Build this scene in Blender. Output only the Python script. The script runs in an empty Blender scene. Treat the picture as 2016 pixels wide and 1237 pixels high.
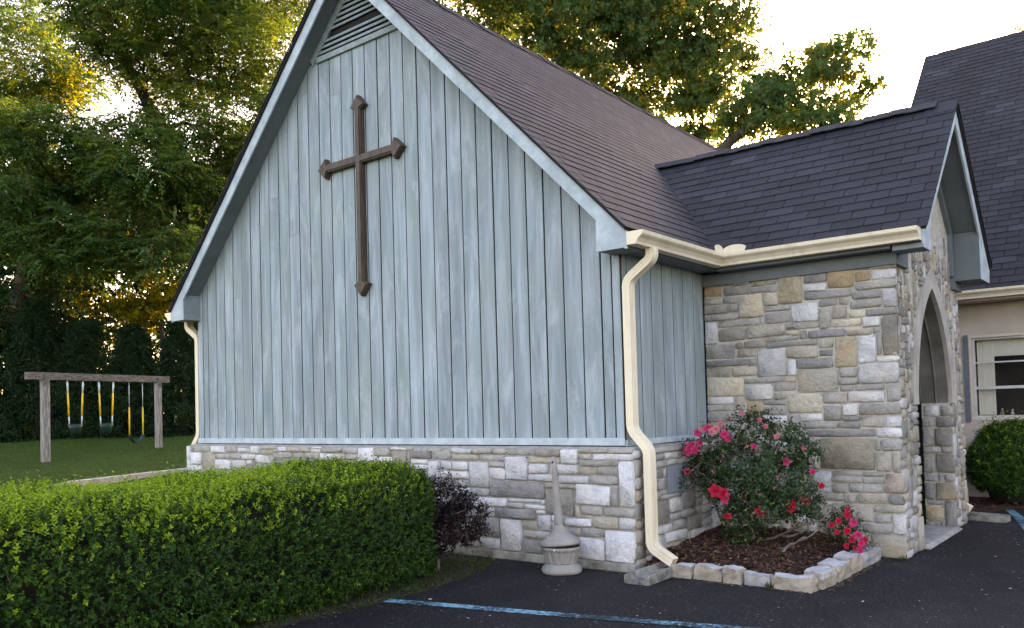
import bpy, bmesh, math, random
import numpy as np
from mathutils import Vector, Matrix

# ------------------------------------------------------------------ camera, sky, sun, exposure
scene = bpy.context.scene
scene.render.engine = 'CYCLES'
scene.cycles.use_denoising = True
scene.cycles.max_bounces = 6
scene.cycles.transparent_max_bounces = 8
scene.cycles.caustics_reflective = False
scene.cycles.caustics_refractive = False
scene.cycles.sample_clamp_indirect = 8
scene.view_settings.view_transform = 'Standard'
scene.view_settings.look = 'None'
scene.view_settings.gamma = 1.0
scene.view_settings.exposure = 2.85
scene.view_settings.use_white_balance = True       # the phone balanced for open shade
scene.view_settings.white_balance_temperature = 8500
scene.view_settings.white_balance_tint = 30

CAM = Vector((3.9203, -6.5174, 1.4533))
cam_data = bpy.data.cameras.new('camera')
cam = bpy.data.objects.new('camera', cam_data)
scene.collection.objects.link(cam)
right = Vector((0.78103307, 0.62389246, -0.0273047))
up = Vector((0.04070411, -0.00722865, 0.9991451))
fwd = Vector((-0.62316171, 0.78147677, 0.03104081))
cam.matrix_world = Matrix(((right.x, up.x, -fwd.x, CAM.x), (right.y, up.y, -fwd.y, CAM.y), (right.z, up.z, -fwd.z, CAM.z), (0, 0, 0, 1)))
cam_data.sensor_fit = 'HORIZONTAL'
cam_data.sensor_width = 36
cam_data.lens = 29.59
cam_data.shift_y = 0.0682
cam_data.clip_start = 0.05
cam_data.clip_end = 2000
scene.camera = cam

SUN_AZ = math.radians(-22)      # from +Y towards +X
SUN_EL = math.radians(13)
world = bpy.data.worlds.new('World')
scene.world = world
world.use_nodes = True
wn = world.node_tree.nodes
wl = world.node_tree.links
bg = wn['Background']
sky = wn.new('ShaderNodeTexSky')
sky.sky_type = 'NISHITA'
sky.sun_disc = False
sky.sun_elevation = SUN_EL
sky.sun_rotation = SUN_AZ
sky.air_density = 1.0
sky.dust_density = 2.0
sky.ozone_density = 1.0
wl.new(sky.outputs[0], bg.inputs[0])
bg.inputs[1].default_value = 0.15

sun_data = bpy.data.lights.new('sun', 'SUN')
sun_data.energy = 3.2
sun_data.angle = math.radians(0.53)
sun_data.color = (1.0, 0.80, 0.52)
sun = bpy.data.objects.new('sun', sun_data)
scene.collection.objects.link(sun)
sdir = Vector((math.sin(SUN_AZ) * math.cos(SUN_EL), math.cos(SUN_AZ) * math.cos(SUN_EL), math.sin(SUN_EL)))
sun.rotation_euler = (-sdir).to_track_quat('-Z', 'Y').to_euler()
sun.location = sdir * 60

# ------------------------------------------------------------------ helpers
COL = scene.collection
rng = np.random.default_rng(11)
R = random.Random(5)


def tag(o, label=None, cat=None, group=None, kind=None):
    if label: o['label'] = label
    if cat: o['category'] = cat
    if group: o['group'] = group
    if kind: o['kind'] = kind
    return o


def root(name, loc, label, cat, group=None):
    o = bpy.data.objects.new(name, None)
    o.location = loc
    o.empty_display_size = 0.2
    COL.objects.link(o)
    return tag(o, label, cat, group)


def world_loc(o):
    v = Vector(o.location)
    if o.parent is not None:
        v = v + world_loc(o.parent)
    return v


def link(name, me, parent=None, loc=None):
    """link a mesh; loc is a world position, parents are unrotated"""
    o = bpy.data.objects.new(name, me)
    COL.objects.link(o)
    w = Vector(loc) if loc is not None else Vector((0, 0, 0))
    if parent is not None:
        o.parent = parent
        o.location = w - world_loc(parent)
    else:
        o.location = w
    return o


class MB:
    def __init__(self):
        self.v, self.f, self.m = [], [], []
        self.cur = 0

    def add(self, verts, faces):
        b = len(self.v)
        self.v.extend([tuple(p) for p in verts])
        self.f.extend([tuple(b + i for i in f) for f in faces])
        self.m.extend([self.cur] * len(faces))
        return self

    def box(self, x0, x1, y0, y1, z0, z1):
        return self.add([(x0, y0, z0), (x1, y0, z0), (x1, y1, z0), (x0, y1, z0), (x0, y0, z1), (x1, y0, z1), (x1, y1, z1), (x0, y1, z1)],
                        [(0, 3, 2, 1), (4, 5, 6, 7), (0, 1, 5, 4), (1, 2, 6, 5), (2, 3, 7, 6), (3, 0, 4, 7)])

    def prism(self, poly, axis, lo, hi):
        n = len(poly)
        def P(a, b, t):
            return (t, a, b) if axis == 'x' else ((a, t, b) if axis == 'y' else (a, b, t))
        vs = [P(a, b, lo) for a, b in poly] + [P(a, b, hi) for a, b in poly]
        fs = [tuple(range(n)), tuple(range(2 * n - 1, n - 1, -1))]
        fs += [(i, (i + 1) % n, n + (i + 1) % n, n + i) for i in range(n)]
        return self.add(vs, fs)

    def loft(self, rings, closed=True, caps=True):
        n = len(rings[0])
        vs = [p for r in rings for p in r]
        fs = []
        for k in range(len(rings) - 1):
            for i in range(n if closed else n - 1):
                j = (i + 1) % n
                fs.append((k * n + i, k * n + j, (k + 1) * n + j, (k + 1) * n + i))
        if caps:
            fs.append(tuple(range(n)))
            fs.append(tuple(range(len(vs) - 1, len(vs) - 1 - n, -1)))
        return self.add(vs, fs)

    def tube(self, pts, radii, n=8, caps=True):
        pts = [Vector(p) for p in pts]
        if not hasattr(radii, '__len__'):
            radii = [radii] * len(pts)
        rings = []
        ref = Vector((0.31, 0.17, 0.93)).normalized()
        for i, p in enumerate(pts):
            d = (pts[min(i + 1, len(pts) - 1)] - pts[max(i - 1, 0)]).normalized()
            a = d.cross(ref)
            if a.length < 0.15:
                a = d.cross(Vector((1, 0, 0)))
            a.normalize()
            b = d.cross(a)
            rings.append([tuple(p + (a * math.cos(t) + b * math.sin(t)) * radii[i]) for t in [2 * math.pi * k / n for k in range(n)]])
        return self.loft(rings, True, caps)

    def lathe(self, prof, c, n=32, fn=None, axis=Vector((0, 0, 1))):
        q = Vector((0, 0, 1)).rotation_difference(axis)
        rings = []
        for r, z in prof:
            ring = []
            for k in range(n):
                t = 2 * math.pi * k / n
                rr = r * (fn(t, z) if fn else 1)
                ring.append(tuple(Vector(c) + q @ Vector((rr * math.cos(t), rr * math.sin(t), z))))
            rings.append(ring)
        return self.loft(rings, True, True)

    def mesh(self, name, mats, smooth=False, fix=True):
        me = bpy.data.meshes.new(name)
        me.from_pydata(self.v, [], self.f)
        for m in (mats if isinstance(mats, (list, tuple)) else [mats]):
            me.materials.append(m)
        if isinstance(mats, (list, tuple)) and len(mats) > 1:
            me.polygons.foreach_set('material_index', self.m)
        if fix:
            bm = bmesh.new()
            bm.from_mesh(me)
            bmesh.ops.recalc_face_normals(bm, faces=bm.faces)
            bm.to_mesh(me)
            bm.free()
        if smooth:
            me.polygons.foreach_set('use_smooth', [True] * len(me.polygons))
        me.update()
        return me

    def build(self, name, mats, parent=None, smooth=False, fix=True, bevel=0.0, centre=True):
        """one mesh object whose origin sits at the middle of its base"""
        c = Vector((0, 0, 0))
        if centre and self.v:
            a = np.array(self.v)
            lo, hi = a.min(0), a.max(0)
            c = Vector(((lo[0] + hi[0]) / 2, (lo[1] + hi[1]) / 2, lo[2]))
            self.v = [tuple(p) for p in (a - np.array(c))]
        o = link(name, self.mesh(name, mats, smooth, fix), parent, c)
        if bevel:
            md = o.modifiers.new('bevel', 'BEVEL')
            md.width = bevel
            md.segments = 2
            md.limit_method = 'ANGLE'
        return o


def quads(name, P, mats, mi=None, parent=None, smooth=False):
    """P: (N,4,3) array of quads in world coordinates -> one mesh object"""
    P = np.asarray(P, dtype=np.float32)
    n = len(P)
    c = np.array([P[..., 0].mean(), P[..., 1].mean(), P[..., 2].min()], dtype=np.float32)
    me = bpy.data.meshes.new(name)
    me.vertices.add(n * 4)
    me.vertices.foreach_set('co', (P.reshape(-1, 3) - c).ravel())
    me.loops.add(n * 4)
    me.loops.foreach_set('vertex_index', np.arange(n * 4, dtype=np.int32))
    me.polygons.add(n)
    me.polygons.foreach_set('loop_start', np.arange(0, n * 4, 4, dtype=np.int32))
    for m in (mats if isinstance(mats, (list, tuple)) else [mats]):
        me.materials.append(m)
    if mi is not None:
        me.polygons.foreach_set('material_index', np.asarray(mi, dtype=np.int32))
    me.update(calc_edges=True)
    me.validate()
    return link(name, me, parent, c)


# ------------------------------------------------------------------ materials
def new_mat(name):
    m = bpy.data.materials.new(name)
    m.use_nodes = True
    nt = m.node_tree
    return m, nt, nt.nodes['Principled BSDF']


def node(nt, kind, **kw):
    n = nt.nodes.new(kind)
    for k, v in kw.items():
        if k.startswith('i_'):
            n.inputs[int(k[2:]) if k[2:].isdigit() else k[2:].replace('_', ' ')].default_value = v
        else:
            setattr(n, k, v)
    return n


def noise(nt, vec, scale, detail=5, rough=0.55, dist=0.0):
    n = node(nt, 'ShaderNodeTexNoise')
    n.inputs['Scale'].default_value = scale
    n.inputs['Detail'].default_value = detail
    n.inputs['Roughness'].default_value = rough
    n.inputs['Distortion'].default_value = dist
    nt.links.new(vec, n.inputs['Vector'])
    return n.outputs['Fac']


def ramp(nt, fac, stops):
    n = node(nt, 'ShaderNodeValToRGB')
    el = n.color_ramp.elements
    while len(el) < len(stops):
        el.new(0.5)
    for e, (p, c) in zip(el, stops):
        e.position = p
        e.color = (*c, 1) if len(c) == 3 else c
    nt.links.new(fac, n.inputs[0])
    return n.outputs[0]


def mixc(nt, fac, a, b, blend='MIX'):
    n = node(nt, 'ShaderNodeMix', data_type='RGBA', blend_type=blend)
    n.clamp_factor = True
    for s, x in ((n.inputs[0], fac), (n.inputs[6], a), (n.inputs[7], b)):
        if isinstance(x, (int, float)):
            s.default_value = x
        elif isinstance(x, tuple):
            s.default_value = (*x, 1)
        else:
            nt.links.new(x, s)
    return n.outputs[2]


def math_n(nt, op, a, b=0.0, clamp=False):
    n = node(nt, 'ShaderNodeMath', operation=op)
    n.use_clamp = clamp
    for s, x in ((n.inputs[0], a), (n.inputs[1], b)):
        if isinstance(x, (int, float)):
            s.default_value = x
        else:
            nt.links.new(x, s)
    return n.outputs[0]


def pos(nt, scale=(1, 1, 1), rand=0.0):
    g = node(nt, 'ShaderNodeNewGeometry')
    mp = node(nt, 'ShaderNodeMapping')
    mp.inputs['Scale'].default_value = scale
    nt.links.new(g.outputs['Position'], mp.inputs['Vector'])
    if rand:
        oi = node(nt, 'ShaderNodeObjectInfo')
        k = math_n(nt, 'MULTIPLY', oi.outputs['Random'], rand)
        cb = node(nt, 'ShaderNodeCombineXYZ')
        for i in range(3):
            nt.links.new(k, cb.inputs[i])
        nt.links.new(cb.outputs[0], mp.inputs['Location'])
    return mp.outputs['Vector']


def bump(nt, bsdf, h, strength, dist=0.01):
    b = node(nt, 'ShaderNodeBump')
    b.inputs['Strength'].default_value = strength
    b.inputs['Distance'].default_value = dist
    nt.links.new(h, b.inputs['Height'])
    nt.links.new(b.outputs[0], bsdf.inputs['Normal'])


def shade_by(nt, col, val, lo, hi):
    """multiply a colour by a value that runs lo..hi"""
    mr = node(nt, 'ShaderNodeMapRange')
    mr.inputs['To Min'].default_value = lo
    mr.inputs['To Max'].default_value = hi
    nt.links.new(val, mr.inputs['Value'])
    hs = node(nt, 'ShaderNodeHueSaturation')
    nt.links.new(mr.outputs[0], hs.inputs['Value'])
    nt.links.new(col, hs.inputs['Color'])
    return hs.outputs[0]


def simple(name, c1, c2, scale=8.0, rough=0.8, bmp=0.0, bscale=60.0, stretch=(1, 1, 1), spec=0.3, var=0.0, bdist=0.01, lo=.35, hi=.65, metallic=0.0):
    m, nt, b = new_mat(name)
    v = pos(nt, stretch, 7.0 if var else 0.0)
    col = ramp(nt, noise(nt, v, scale, 7, 0.6), [(lo, c1), (hi, c2)])
    if var:
        oi = node(nt, 'ShaderNodeObjectInfo')
        col = shade_by(nt, col, oi.outputs['Random'], 1 - var, 1 + var)
    nt.links.new(col, b.inputs['Base Color'])
    b.inputs['Roughness'].default_value = rough
    b.inputs['Specular IOR Level'].default_value = spec
    b.inputs['Metallic'].default_value = metallic
    if bmp:
        bump(nt, b, noise(nt, v, bscale, 6, 0.6), bmp, bdist)
    return m


def leaf_mat(name, dark, light, trans, tfac=0.35, rough=0.5, spec=0.3):
    m, nt, b = new_mat(name)
    g = node(nt, 'ShaderNodeNewGeometry')
    col = ramp(nt, g.outputs['Random Per Island'], [(0.0, dark), (1.0, light)])
    nt.links.new(col, b.inputs['Base Color'])
    b.inputs['Roughness'].default_value = rough
    b.inputs['Specular IOR Level'].default_value = spec
    tr = node(nt, 'ShaderNodeBsdfTranslucent')
    tr.inputs[0].default_value = (*trans, 1)
    mx = node(nt, 'ShaderNodeMixShader')
    mx.inputs[0].default_value = tfac
    out = nt.nodes['Material Output']
    nt.links.new(b.outputs[0], mx.inputs[1])
    nt.links.new(tr.outputs[0], mx.inputs[2])
    nt.links.new(mx.outputs[0], out.inputs['Surface'])
    return m


def siding_mat(name):
    m, nt, b = new_mat(name)
    v = pos(nt, (1, 1, 1), 9.0)
    vs = pos(nt, (7, 7, 0.55), 9.0)
    vf = pos(nt, (60, 60, 1.6), 9.0)
    streak = noise(nt, vs, 1.0, 6, 0.62, 0.6)
    col = ramp(nt, streak, [(0.30, (0.178, 0.230, 0.252)), (0.50, (0.234, 0.296, 0.330)), (0.68, (0.345, 0.42, 0.49))])
    blot = noise(nt, v, 1.1, 5, 0.6)
    col = mixc(nt, ramp(nt, blot, [(0.42, (0, 0, 0)), (0.66, (0.55,) * 3)]), col, (0.265, 0.33, 0.318))
    blot2 = noise(nt, pos(nt, (5, 5, 1.3), 9.0), 1.0, 6, 0.7, 0.8)
    col = mixc(nt, ramp(nt, blot2, [(0.50, (0, 0, 0)), (0.70, (0.6,) * 3)]), col, (0.44, 0.505, 0.57))
    fine = noise(nt, vf, 1.0, 4, 0.6)
    col = shade_by(nt, col, fine, 0.86, 1.14)
    oi = node(nt, 'ShaderNodeObjectInfo')
    col = shade_by(nt, col, oi.outputs['Random'], 0.95, 1.05)
    spots = noise(nt, v, 34.0, 2, 0.4)
    col = mixc(nt, ramp(nt, spots, [(0.74, (0, 0, 0)), (0.78, (0.5,) * 3)]), col, (0.08, 0.085, 0.08))
    nt.links.new(col, b.inputs['Base Color'])
    b.inputs['Roughness'].default_value = 0.72
    b.inputs['Specular IOR Level'].default_value = 0.25
    bump(nt, b, fine, 0.25, 0.004)
    return m


def stone_mat(name, c, warm=0.0):
    m, nt, b = new_mat(name)
    v = pos(nt, (1, 1, 1), 5.0)
    c = np.array(c)
    n1 = noise(nt, v, 5.5, 7, 0.62, 0.4)
    col = ramp(nt, n1, [(0.28, tuple(c * 0.66)), (0.5, tuple(c)), (0.72, tuple(np.minimum(c * 1.22, 0.82)))])
    n2 = noise(nt, v, 2.7, 4, 0.6)
    col = mixc(nt, ramp(nt, n2, [(0.5, (0, 0, 0)), (0.75, (0.55 + warm * .4,) * 3)]), col, tuple(c * np.array((1.12, 0.93, 0.70)) * (0.95 if warm == 0 else 1.05)))
    n3 = noise(nt, v, 42, 5, 0.7)
    col = shade_by(nt, col, n3, 0.74, 1.22)
    oi = node(nt, 'ShaderNodeObjectInfo')
    col = shade_by(nt, col, oi.outputs['Random'], 0.84, 1.12)
    nt.links.new(col, b.inputs['Base Color'])
    b.inputs['Roughness'].default_value = 0.9
    b.inputs['Specular IOR Level'].default_value = 0.15
    h = math_n(nt, 'ADD', noise(nt, v, 16, 8, 0.65, 0.5), math_n(nt, 'MULTIPLY', n3, 0.35))
    bump(nt, b, h, 1.0, 0.03)
    return m


def shingle_mat(name, c):
    m, nt, b = new_mat(name)
    v = pos(nt, (1, 1, 1), 0.0)
    c = np.array(c)
    at = node(nt, 'ShaderNodeAttribute', attribute_name='rnd')
    oi = node(nt, 'ShaderNodeObjectInfo')
    rnd = math_n(nt, 'FRACT', math_n(nt, 'ADD', at.outputs['Fac'], oi.outputs['Random']))
    col = ramp(nt, rnd, [(0.0, tuple(c * 0.78)), (0.55, tuple(c)), (0.9, tuple(c * 1.12)), (1.0, tuple(c * 1.5))])
    gr = noise(nt, v, 260, 2, 0.5)
    col = shade_by(nt, col, gr, 0.5, 1.5)
    st = noise(nt, v, 1.3, 6, 0.65)
    col = shade_by(nt, col, st, 0.55, 1.45)
    nt.links.new(col, b.inputs['Base Color'])
    b.inputs['Roughness'].default_value = 0.70
    b.inputs['Specular IOR Level'].default_value = 0.20
    bump(nt, b, gr, 0.35, 0.003)
    return m


m_siding = siding_mat('painted_boards')
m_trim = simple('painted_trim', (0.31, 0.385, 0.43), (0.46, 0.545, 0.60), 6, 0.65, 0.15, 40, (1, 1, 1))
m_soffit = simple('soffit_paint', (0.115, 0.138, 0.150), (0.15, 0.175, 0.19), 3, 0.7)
m_louvre = simple('louvre_paint', (0.20, 0.25, 0.265), (0.28, 0.345, 0.37), 12, 0.7)
m_black = simple('dark_void', (0.012, 0.012, 0.013), (0.02, 0.02, 0.02), 4, 0.9)
m_shingle = shingle_mat('asphalt_shingle', (0.0262, 0.0283, 0.0368))
m_shingle_hall = shingle_mat('asphalt_shingle_hall', (0.0250, 0.0262, 0.0322))
m_deck = simple('roof_felt', (0.016, 0.016, 0.018), (0.026, 0.025, 0.028), 30, 0.9)
m_gutter = simple('gutter_enamel', (0.68, 0.59, 0.44), (0.79, 0.70, 0.545), 2.2, 0.42, spec=0.45, lo=.25, hi=.6)
nt = m_gutter.node_tree
_b = nt.nodes['Principled BSDF']
_c = _b.inputs['Base Color'].links[0].from_socket
_d = noise(nt, pos(nt, (9, 9, 1.2)), 1.0, 6, 0.7, 0.5)
nt.links.new(mixc(nt, ramp(nt, _d, [(0.52, (0, 0, 0)), (0.78, (0.55,) * 3)]), _c, (0.40, 0.335, 0.235)), _b.inputs['Base Color'])
m_mortar = simple('mortar', (0.25, 0.235, 0.215), (0.42, 0.40, 0.37), 14, 0.95, 0.6, 70)
m_mortar_porch = simple('porch_mortar', (0.36, 0.335, 0.30), (0.52, 0.49, 0.44), 14, 0.95, 0.6, 70)
m_concrete = simple('concrete', (0.25, 0.245, 0.235), (0.42, 0.41, 0.385), 5, 0.92, 0.35, 90)
m_concrete_dirty = simple('foundation_concrete', (0.12, 0.11, 0.09), (0.33, 0.32, 0.29), 5, 0.92, 0.4, 60)
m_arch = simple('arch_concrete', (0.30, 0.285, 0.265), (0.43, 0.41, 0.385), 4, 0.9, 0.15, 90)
m_arch_in = simple('shaded_arch_concrete', (0.10, 0.095, 0.082), (0.19, 0.18, 0.165), 3, 0.92, 0.2, 60)  # shade under the arch painted into the concrete colour
m_board_edge = simple('shaded_board_edge', (0.035, 0.034, 0.032), (0.07, 0.068, 0.064), 9, 0.9)  # groove shade painted onto the side faces of the boards
m_cross = simple('brown_wood', (0.036, 0.021, 0.014), (0.090, 0.056, 0.039), 9, 0.5, 0.3, 60, (3, 3, 0.6), 0.4)
m_bolt = simple('zinc', (0.7, 0.7, 0.7), (0.8, 0.8, 0.8), 5, 0.3, metallic=0.3)
m_urn = simple('grey_plastic', (0.225, 0.212, 0.20), (0.30, 0.285, 0.27), 7, 0.55, 0.05, 120, spec=0.35)
m_stucco = simple('tan_stucco', (0.43, 0.36, 0.315), (0.52, 0.44, 0.385), 2.2, 0.92, 0.3, 160)
m_tantrim = simple('tan_trim', (0.50, 0.43, 0.38), (0.58, 0.50, 0.44), 5, 0.7)
m_alum = simple('aluminium', (0.42, 0.44, 0.45), (0.58, 0.60, 0.61), 7, 0.42, metallic=0.4)
m_navy = simple('blue_grey_shutter', (0.085, 0.11, 0.145), (0.12, 0.15, 0.19), 6, 0.6)
m_blind = simple('blind_fabric', (0.74, 0.70, 0.60), (0.82, 0.78, 0.69), 6, 0.8)
m_wood_grey = simple('weathered_timber', (0.13, 0.115, 0.10), (0.33, 0.305, 0.28), 5, 0.85, 0.5, 40, (6, 6, 0.7))
m_beam_grey = simple('weathered_beam', (0.055, 0.046, 0.04), (0.20, 0.175, 0.16), 5, 0.85, 0.5, 40, (1.2, 1.2, 6))
m_bark = simple('bark', (0.030, 0.024, 0.018), (0.085, 0.068, 0.052), 9, 0.95, 0.9, 22, (1, 1, 0.35), bdist=0.05)
m_twig = simple('shrub_stem', (0.07, 0.055, 0.045), (0.22, 0.185, 0.16), 14, 0.9, 0.5, 60)
m_yellow = simple('yellow_sleeve', (0.62, 0.40, 0.02), (0.75, 0.50, 0.04), 4, 0.45)
m_chain = simple('galvanised_chain', (0.42, 0.46, 0.46), (0.62, 0.66, 0.66), 20, 0.4, metallic=0.3)
m_rope = simple('pale_coated_chain', (0.50, 0.58, 0.62), (0.66, 0.74, 0.78), 20, 0.5)
m_seat = simple('green_plastic', (0.004, 0.026, 0.018), (0.008, 0.040, 0.028), 4, 0.45)
m_paint = None
STONE_C = {'W': ((0.62, 0.62, 0.645), 0), 'G': ((0.39, 0.375, 0.36), 0), 'D': ((0.305, 0.298, 0.295), 0), 'T': ((0.43, 0.395, 0.345), 0.3),
           'B': ((0.315, 0.288, 0.262), 0.2), 'P': ((0.32, 0.305, 0.305), 0), 'O': ((0.44, 0.325, 0.215), 0.7), 'Y': ((0.46, 0.39, 0.295), 0.6),
           'C': ((0.56, 0.51, 0.42), 0.3), 'U': ((0.46, 0.47, 0.50), 0), 'Z': ((0.36, 0.32, 0.255), 0.5), 'R': ((0.44, 0.365, 0.315), 0.3)}
STONE_KEYS = list(STONE_C)
stone_mats = [stone_mat('stone_' + k, *STONE_C[k]) for k in STONE_KEYS]
# ------------------------------------------------------------------ ground
def sstep(a, b, x):
    t = np.clip((np.asarray(x, dtype=float) - a) / (b - a), 0, 1)
    return t * t * (3 - 2 * t)


def gz(x, y):
    """height of the ground: flat round the chapel, the lawn climbing away to the west"""
    x = np.asarray(x, dtype=float)
    y = np.asarray(y, dtype=float)
    t = sstep(-8.5, -13.5, x)
    xl = np.clip(x, -60, 0)
    yl = np.clip(y, -10, 22)
    z = -0.15 - 0.0215 * xl + 0.036 * yl
    z = z + 0.03 * np.sin(x * 0.7 + y * 0.4) + 0.02 * np.sin(x * 0.31 - y * 0.9)
    return t * z


def grass_mat():
    m, nt, b = new_mat('lawn_grass')
    v = pos(nt)
    col = ramp(nt, noise(nt, v, 1.3, 7, 0.65), [(0.32, (0.026, 0.058, 0.008)), (0.52, (0.034, 0.082, 0.010)), (0.72, (0.058, 0.092, 0.018))])
    fine = noise(nt, v, 45, 5, 0.7)
    col = shade_by(nt, col, fine, 0.45, 1.55)
    dirt = noise(nt, v, 0.55, 6, 0.65)
    col = mixc(nt, ramp(nt, dirt, [(0.56, (0, 0, 0)), (0.70, (0.7,) * 3)]), col, (0.040, 0.042, 0.018))
    nt.links.new(col, b.inputs['Base Color'])
    b.inputs['Roughness'].default_value = 0.95
    b.inputs['Specular IOR Level'].default_value = 0.1
    bump(nt, b, fine, 0.9, 0.05)
    return m


def asphalt_mat(name, paint=None):
    m, nt, b = new_mat(name)
    v = pos(nt)
    big = noise(nt, v, 0.55, 6, 0.6)
    fine = noise(nt, v, 150, 4, 0.75)
    col = ramp(nt, big, [(0.3, (0.006, 0.006, 0.0076)), (0.52, (0.009, 0.009, 0.0112)), (0.72, (0.019, 0.0188, 0.0215))])
    worn = noise(nt, v, 1.7, 6, 0.7)
    speck = noise(nt, v, 70, 3, 0.65)
    sp = math_n(nt, 'MULTIPLY', ramp(nt, speck, [(0.58, (0, 0, 0)), (0.66, (1, 1, 1))]), ramp(nt, worn, [(0.38, (0.12,) * 3), (0.64, (0.95,) * 3)]))
    col = mixc(nt, sp, col, (0.17, 0.166, 0.162))
    col = shade_by(nt, col, fine, 0.5, 1.5)
    h = fine
    if paint:
        wear = math_n(nt, 'ADD', noise(nt, v, 26, 6, 0.75), math_n(nt, 'MULTIPLY', noise(nt, v, 1.6, 3, 0.5), 0.75))
        keep = ramp(nt, wear, [(0.74, (0.95,) * 3), (0.95, (0.06,) * 3)])
        col = mixc(nt, keep, col, paint)
    nt.links.new(col, b.inputs['Base Color'])
    b.inputs['Roughness'].default_value = 0.82
    b.inputs['Specular IOR Level'].default_value = 0.22
    bump(nt, b, h, 0.55, 0.008)
    return m


m_grass = grass_mat()
m_asphalt = asphalt_mat('asphalt')
m_paint = asphalt_mat('worn_blue_paint', (0.20, 0.47, 0.62))
m_mulch = simple('mulch_bed', (0.022, 0.010, 0.007), (0.075, 0.030, 0.019), 26, 0.95, 1.0, 60, bdist=0.03)
m_dirt = simple('soil', (0.05, 0.036, 0.024), (0.12, 0.092, 0.062), 6, 0.95, 0.8, 40)

xs = np.unique(np.concatenate([np.linspace(-300, -60, 13), np.linspace(-60, -8, 105), np.linspace(-8, 12, 21), np.linspace(12, 300, 13)]))
ys = np.unique(np.concatenate([np.linspace(-300, -20, 12), np.linspace(-20, 30, 101), np.linspace(30, 400, 14)]))
XX, YY = np.meshgrid(xs, ys, indexing='ij')
ZZ = gz(XX, YY)
gv = np.stack([XX, YY, ZZ], -1).reshape(-1, 3)
nx, ny = len(xs), len(ys)
gf = [(i * ny + j, (i + 1) * ny + j, (i + 1) * ny + j + 1, i * ny + j + 1) for i in range(nx - 1) for j in range(ny - 1)]
me = bpy.data.meshes.new('ground')
me.from_pydata([tuple(p) for p in gv], [], gf)
me.materials.append(m_grass)
me.polygons.foreach_set('use_smooth', [True] * len(me.polygons))
ground = tag(link('ground', me), 'mown lawn sloping up behind the swings', kind='structure')


def sheet(name, poly, z, mat, label, thick=0.0):
    mb = MB()
    mb.add([(x, y, z) for x, y in poly], [tuple(range(len(poly)))])
    o = mb.build(name, mat, fix=False)
    return tag(o, label, kind='structure')


edge = [(-1.02, -40), (-1.02, -6.0), (-1.04, -4.2), (-1.0, -3.4), (-1.02, -2.9), (-0.97, -2.4), (-0.96, -2.0), (-0.98, -1.5), (-1.05, -1.0), (-1.2, -0.55), (-1.38, -0.22), (-1.5, -0.05), (-1.5, 0.5)]
lot = sheet('parking_lot', edge + [(-1.5, 8), (40, 8), (40, -40)], 0.004, m_asphalt, 'dark sealed asphalt of the parking lot')


def strip(name, pts, w, z, mat, label, parent=None):
    mb = MB()
    P = [Vector((x, y, z)) for x, y in pts]
    L, Q = [], []
    for i, p in enumerate(P):
        d = (P[min(i + 1, len(P) - 1)] - P[max(i - 1, 0)]).normalized()
        s = Vector((-d.y, d.x, 0)) * (w[i] if hasattr(w, '__len__') else w) / 2
        L.append(p + s)
        Q.append(p - s)
    n = len(P)
    mb.add(L + Q, [(i, i + 1, n + i + 1, n + i) for i in range(n - 1)])
    o = mb.build(name, mat, parent, fix=False)
    if label:
        tag(o, label, kind='structure')
    return o


strip('parking_line', [(-0.97, -2.02), (-0.4, -1.87), (0.2, -1.73), (0.8, -1.575), (1.45, -1.40), (4.2, -0.70)], 0.108, 0.008, m_paint, 'worn pale blue parking line starting beside the hedge')
strip('parking_line', [(2.12, 5.85), (2.30, 5.2), (2.47, 4.45), (3.0, 2.2)], 0.10, 0.008, m_paint, 'pale blue parking line in front of the hall')
m_crack = simple('crack', (0.008, 0.008, 0.009), (0.016, 0.016, 0.017), 30, 0.95)
ck = [(1.57 + 0.6 * t + 0.025 * math.sin(17 * t) + 0.015 * math.sin(41 * t + 1), -0.07 - 0.95 * t + 0.02 * math.sin(23 * t)) for t in np.linspace(0, 1.5, 26)]
strip('crack', ck, [0.012 - 0.006 * (i / 26) for i in range(26)], 0.007, m_crack, None, lot)

# kerb strip at the foot of the lawn
kb = MB()
kpts = [(-10.2, -6.5), (-11.2, -3.6), (-12.3, -0.8), (-12.95, 0.9), (-13.55, 2.35), (-14.2, 3.95), (-15.3, 6.6), (-16.5, 9.5), (-18.5, 14.5), (-21.0, 20.0)]
ring = []
for i, (x, y) in enumerate(kpts):
    z = float(gz(x, y))
    kz = 0.325 if 0 < y < 9 else z + .12
    ring.append([(x, y, z - .25), (x + .14, y - .06, z - .25), (x + .14, y - .06, kz - .012), (x, y, kz)])
kb.loft(ring)
tag(kb.build('kerb', m_concrete, bevel=0.01), 'pale concrete kerb between the chapel corner and the lawn', kind='structure')

# ------------------------------------------------------------------ chapel
W = 6.931
XM = -W / 2            # ridge
ZR = 6.76              # main ridge
S1 = 1.0165            # main slope
OV = 0.259             # rake overhang
EX = 0.233             # eave overhang
YB = 12.6              # back of the chapel
ZE = 2.828             # eave soffit
PD, PL, PY = 1.667, 1.906, 2.834
PB = PD + PY           # porch back wall
PM = PD + PY / 2       # porch ridge line
PR, S2 = 4.504, 0.962  # porch ridge height and slope
PF = 2.195             # porch rake front


def zmain(x):
    return ZR - S1 * abs(x - XM)


def zporch(y):
    return PR - S2 * abs(y - PM)


chapel = root('chapel', (XM, 0, 0), 'small chapel with blue-grey board gable, stone base and stone porch', 'chapel')

# inner walls
mb = MB()
mb.prism([(-W + .05, 0), (-.05, 0), (-.05, zmain(-.03) - .25), (XM, ZR - .25), (-W + .05, zmain(-.03) - .25)], 'y', 0.042, YB)
mb.build('wall_core', m_soffit, chapel)

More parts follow.
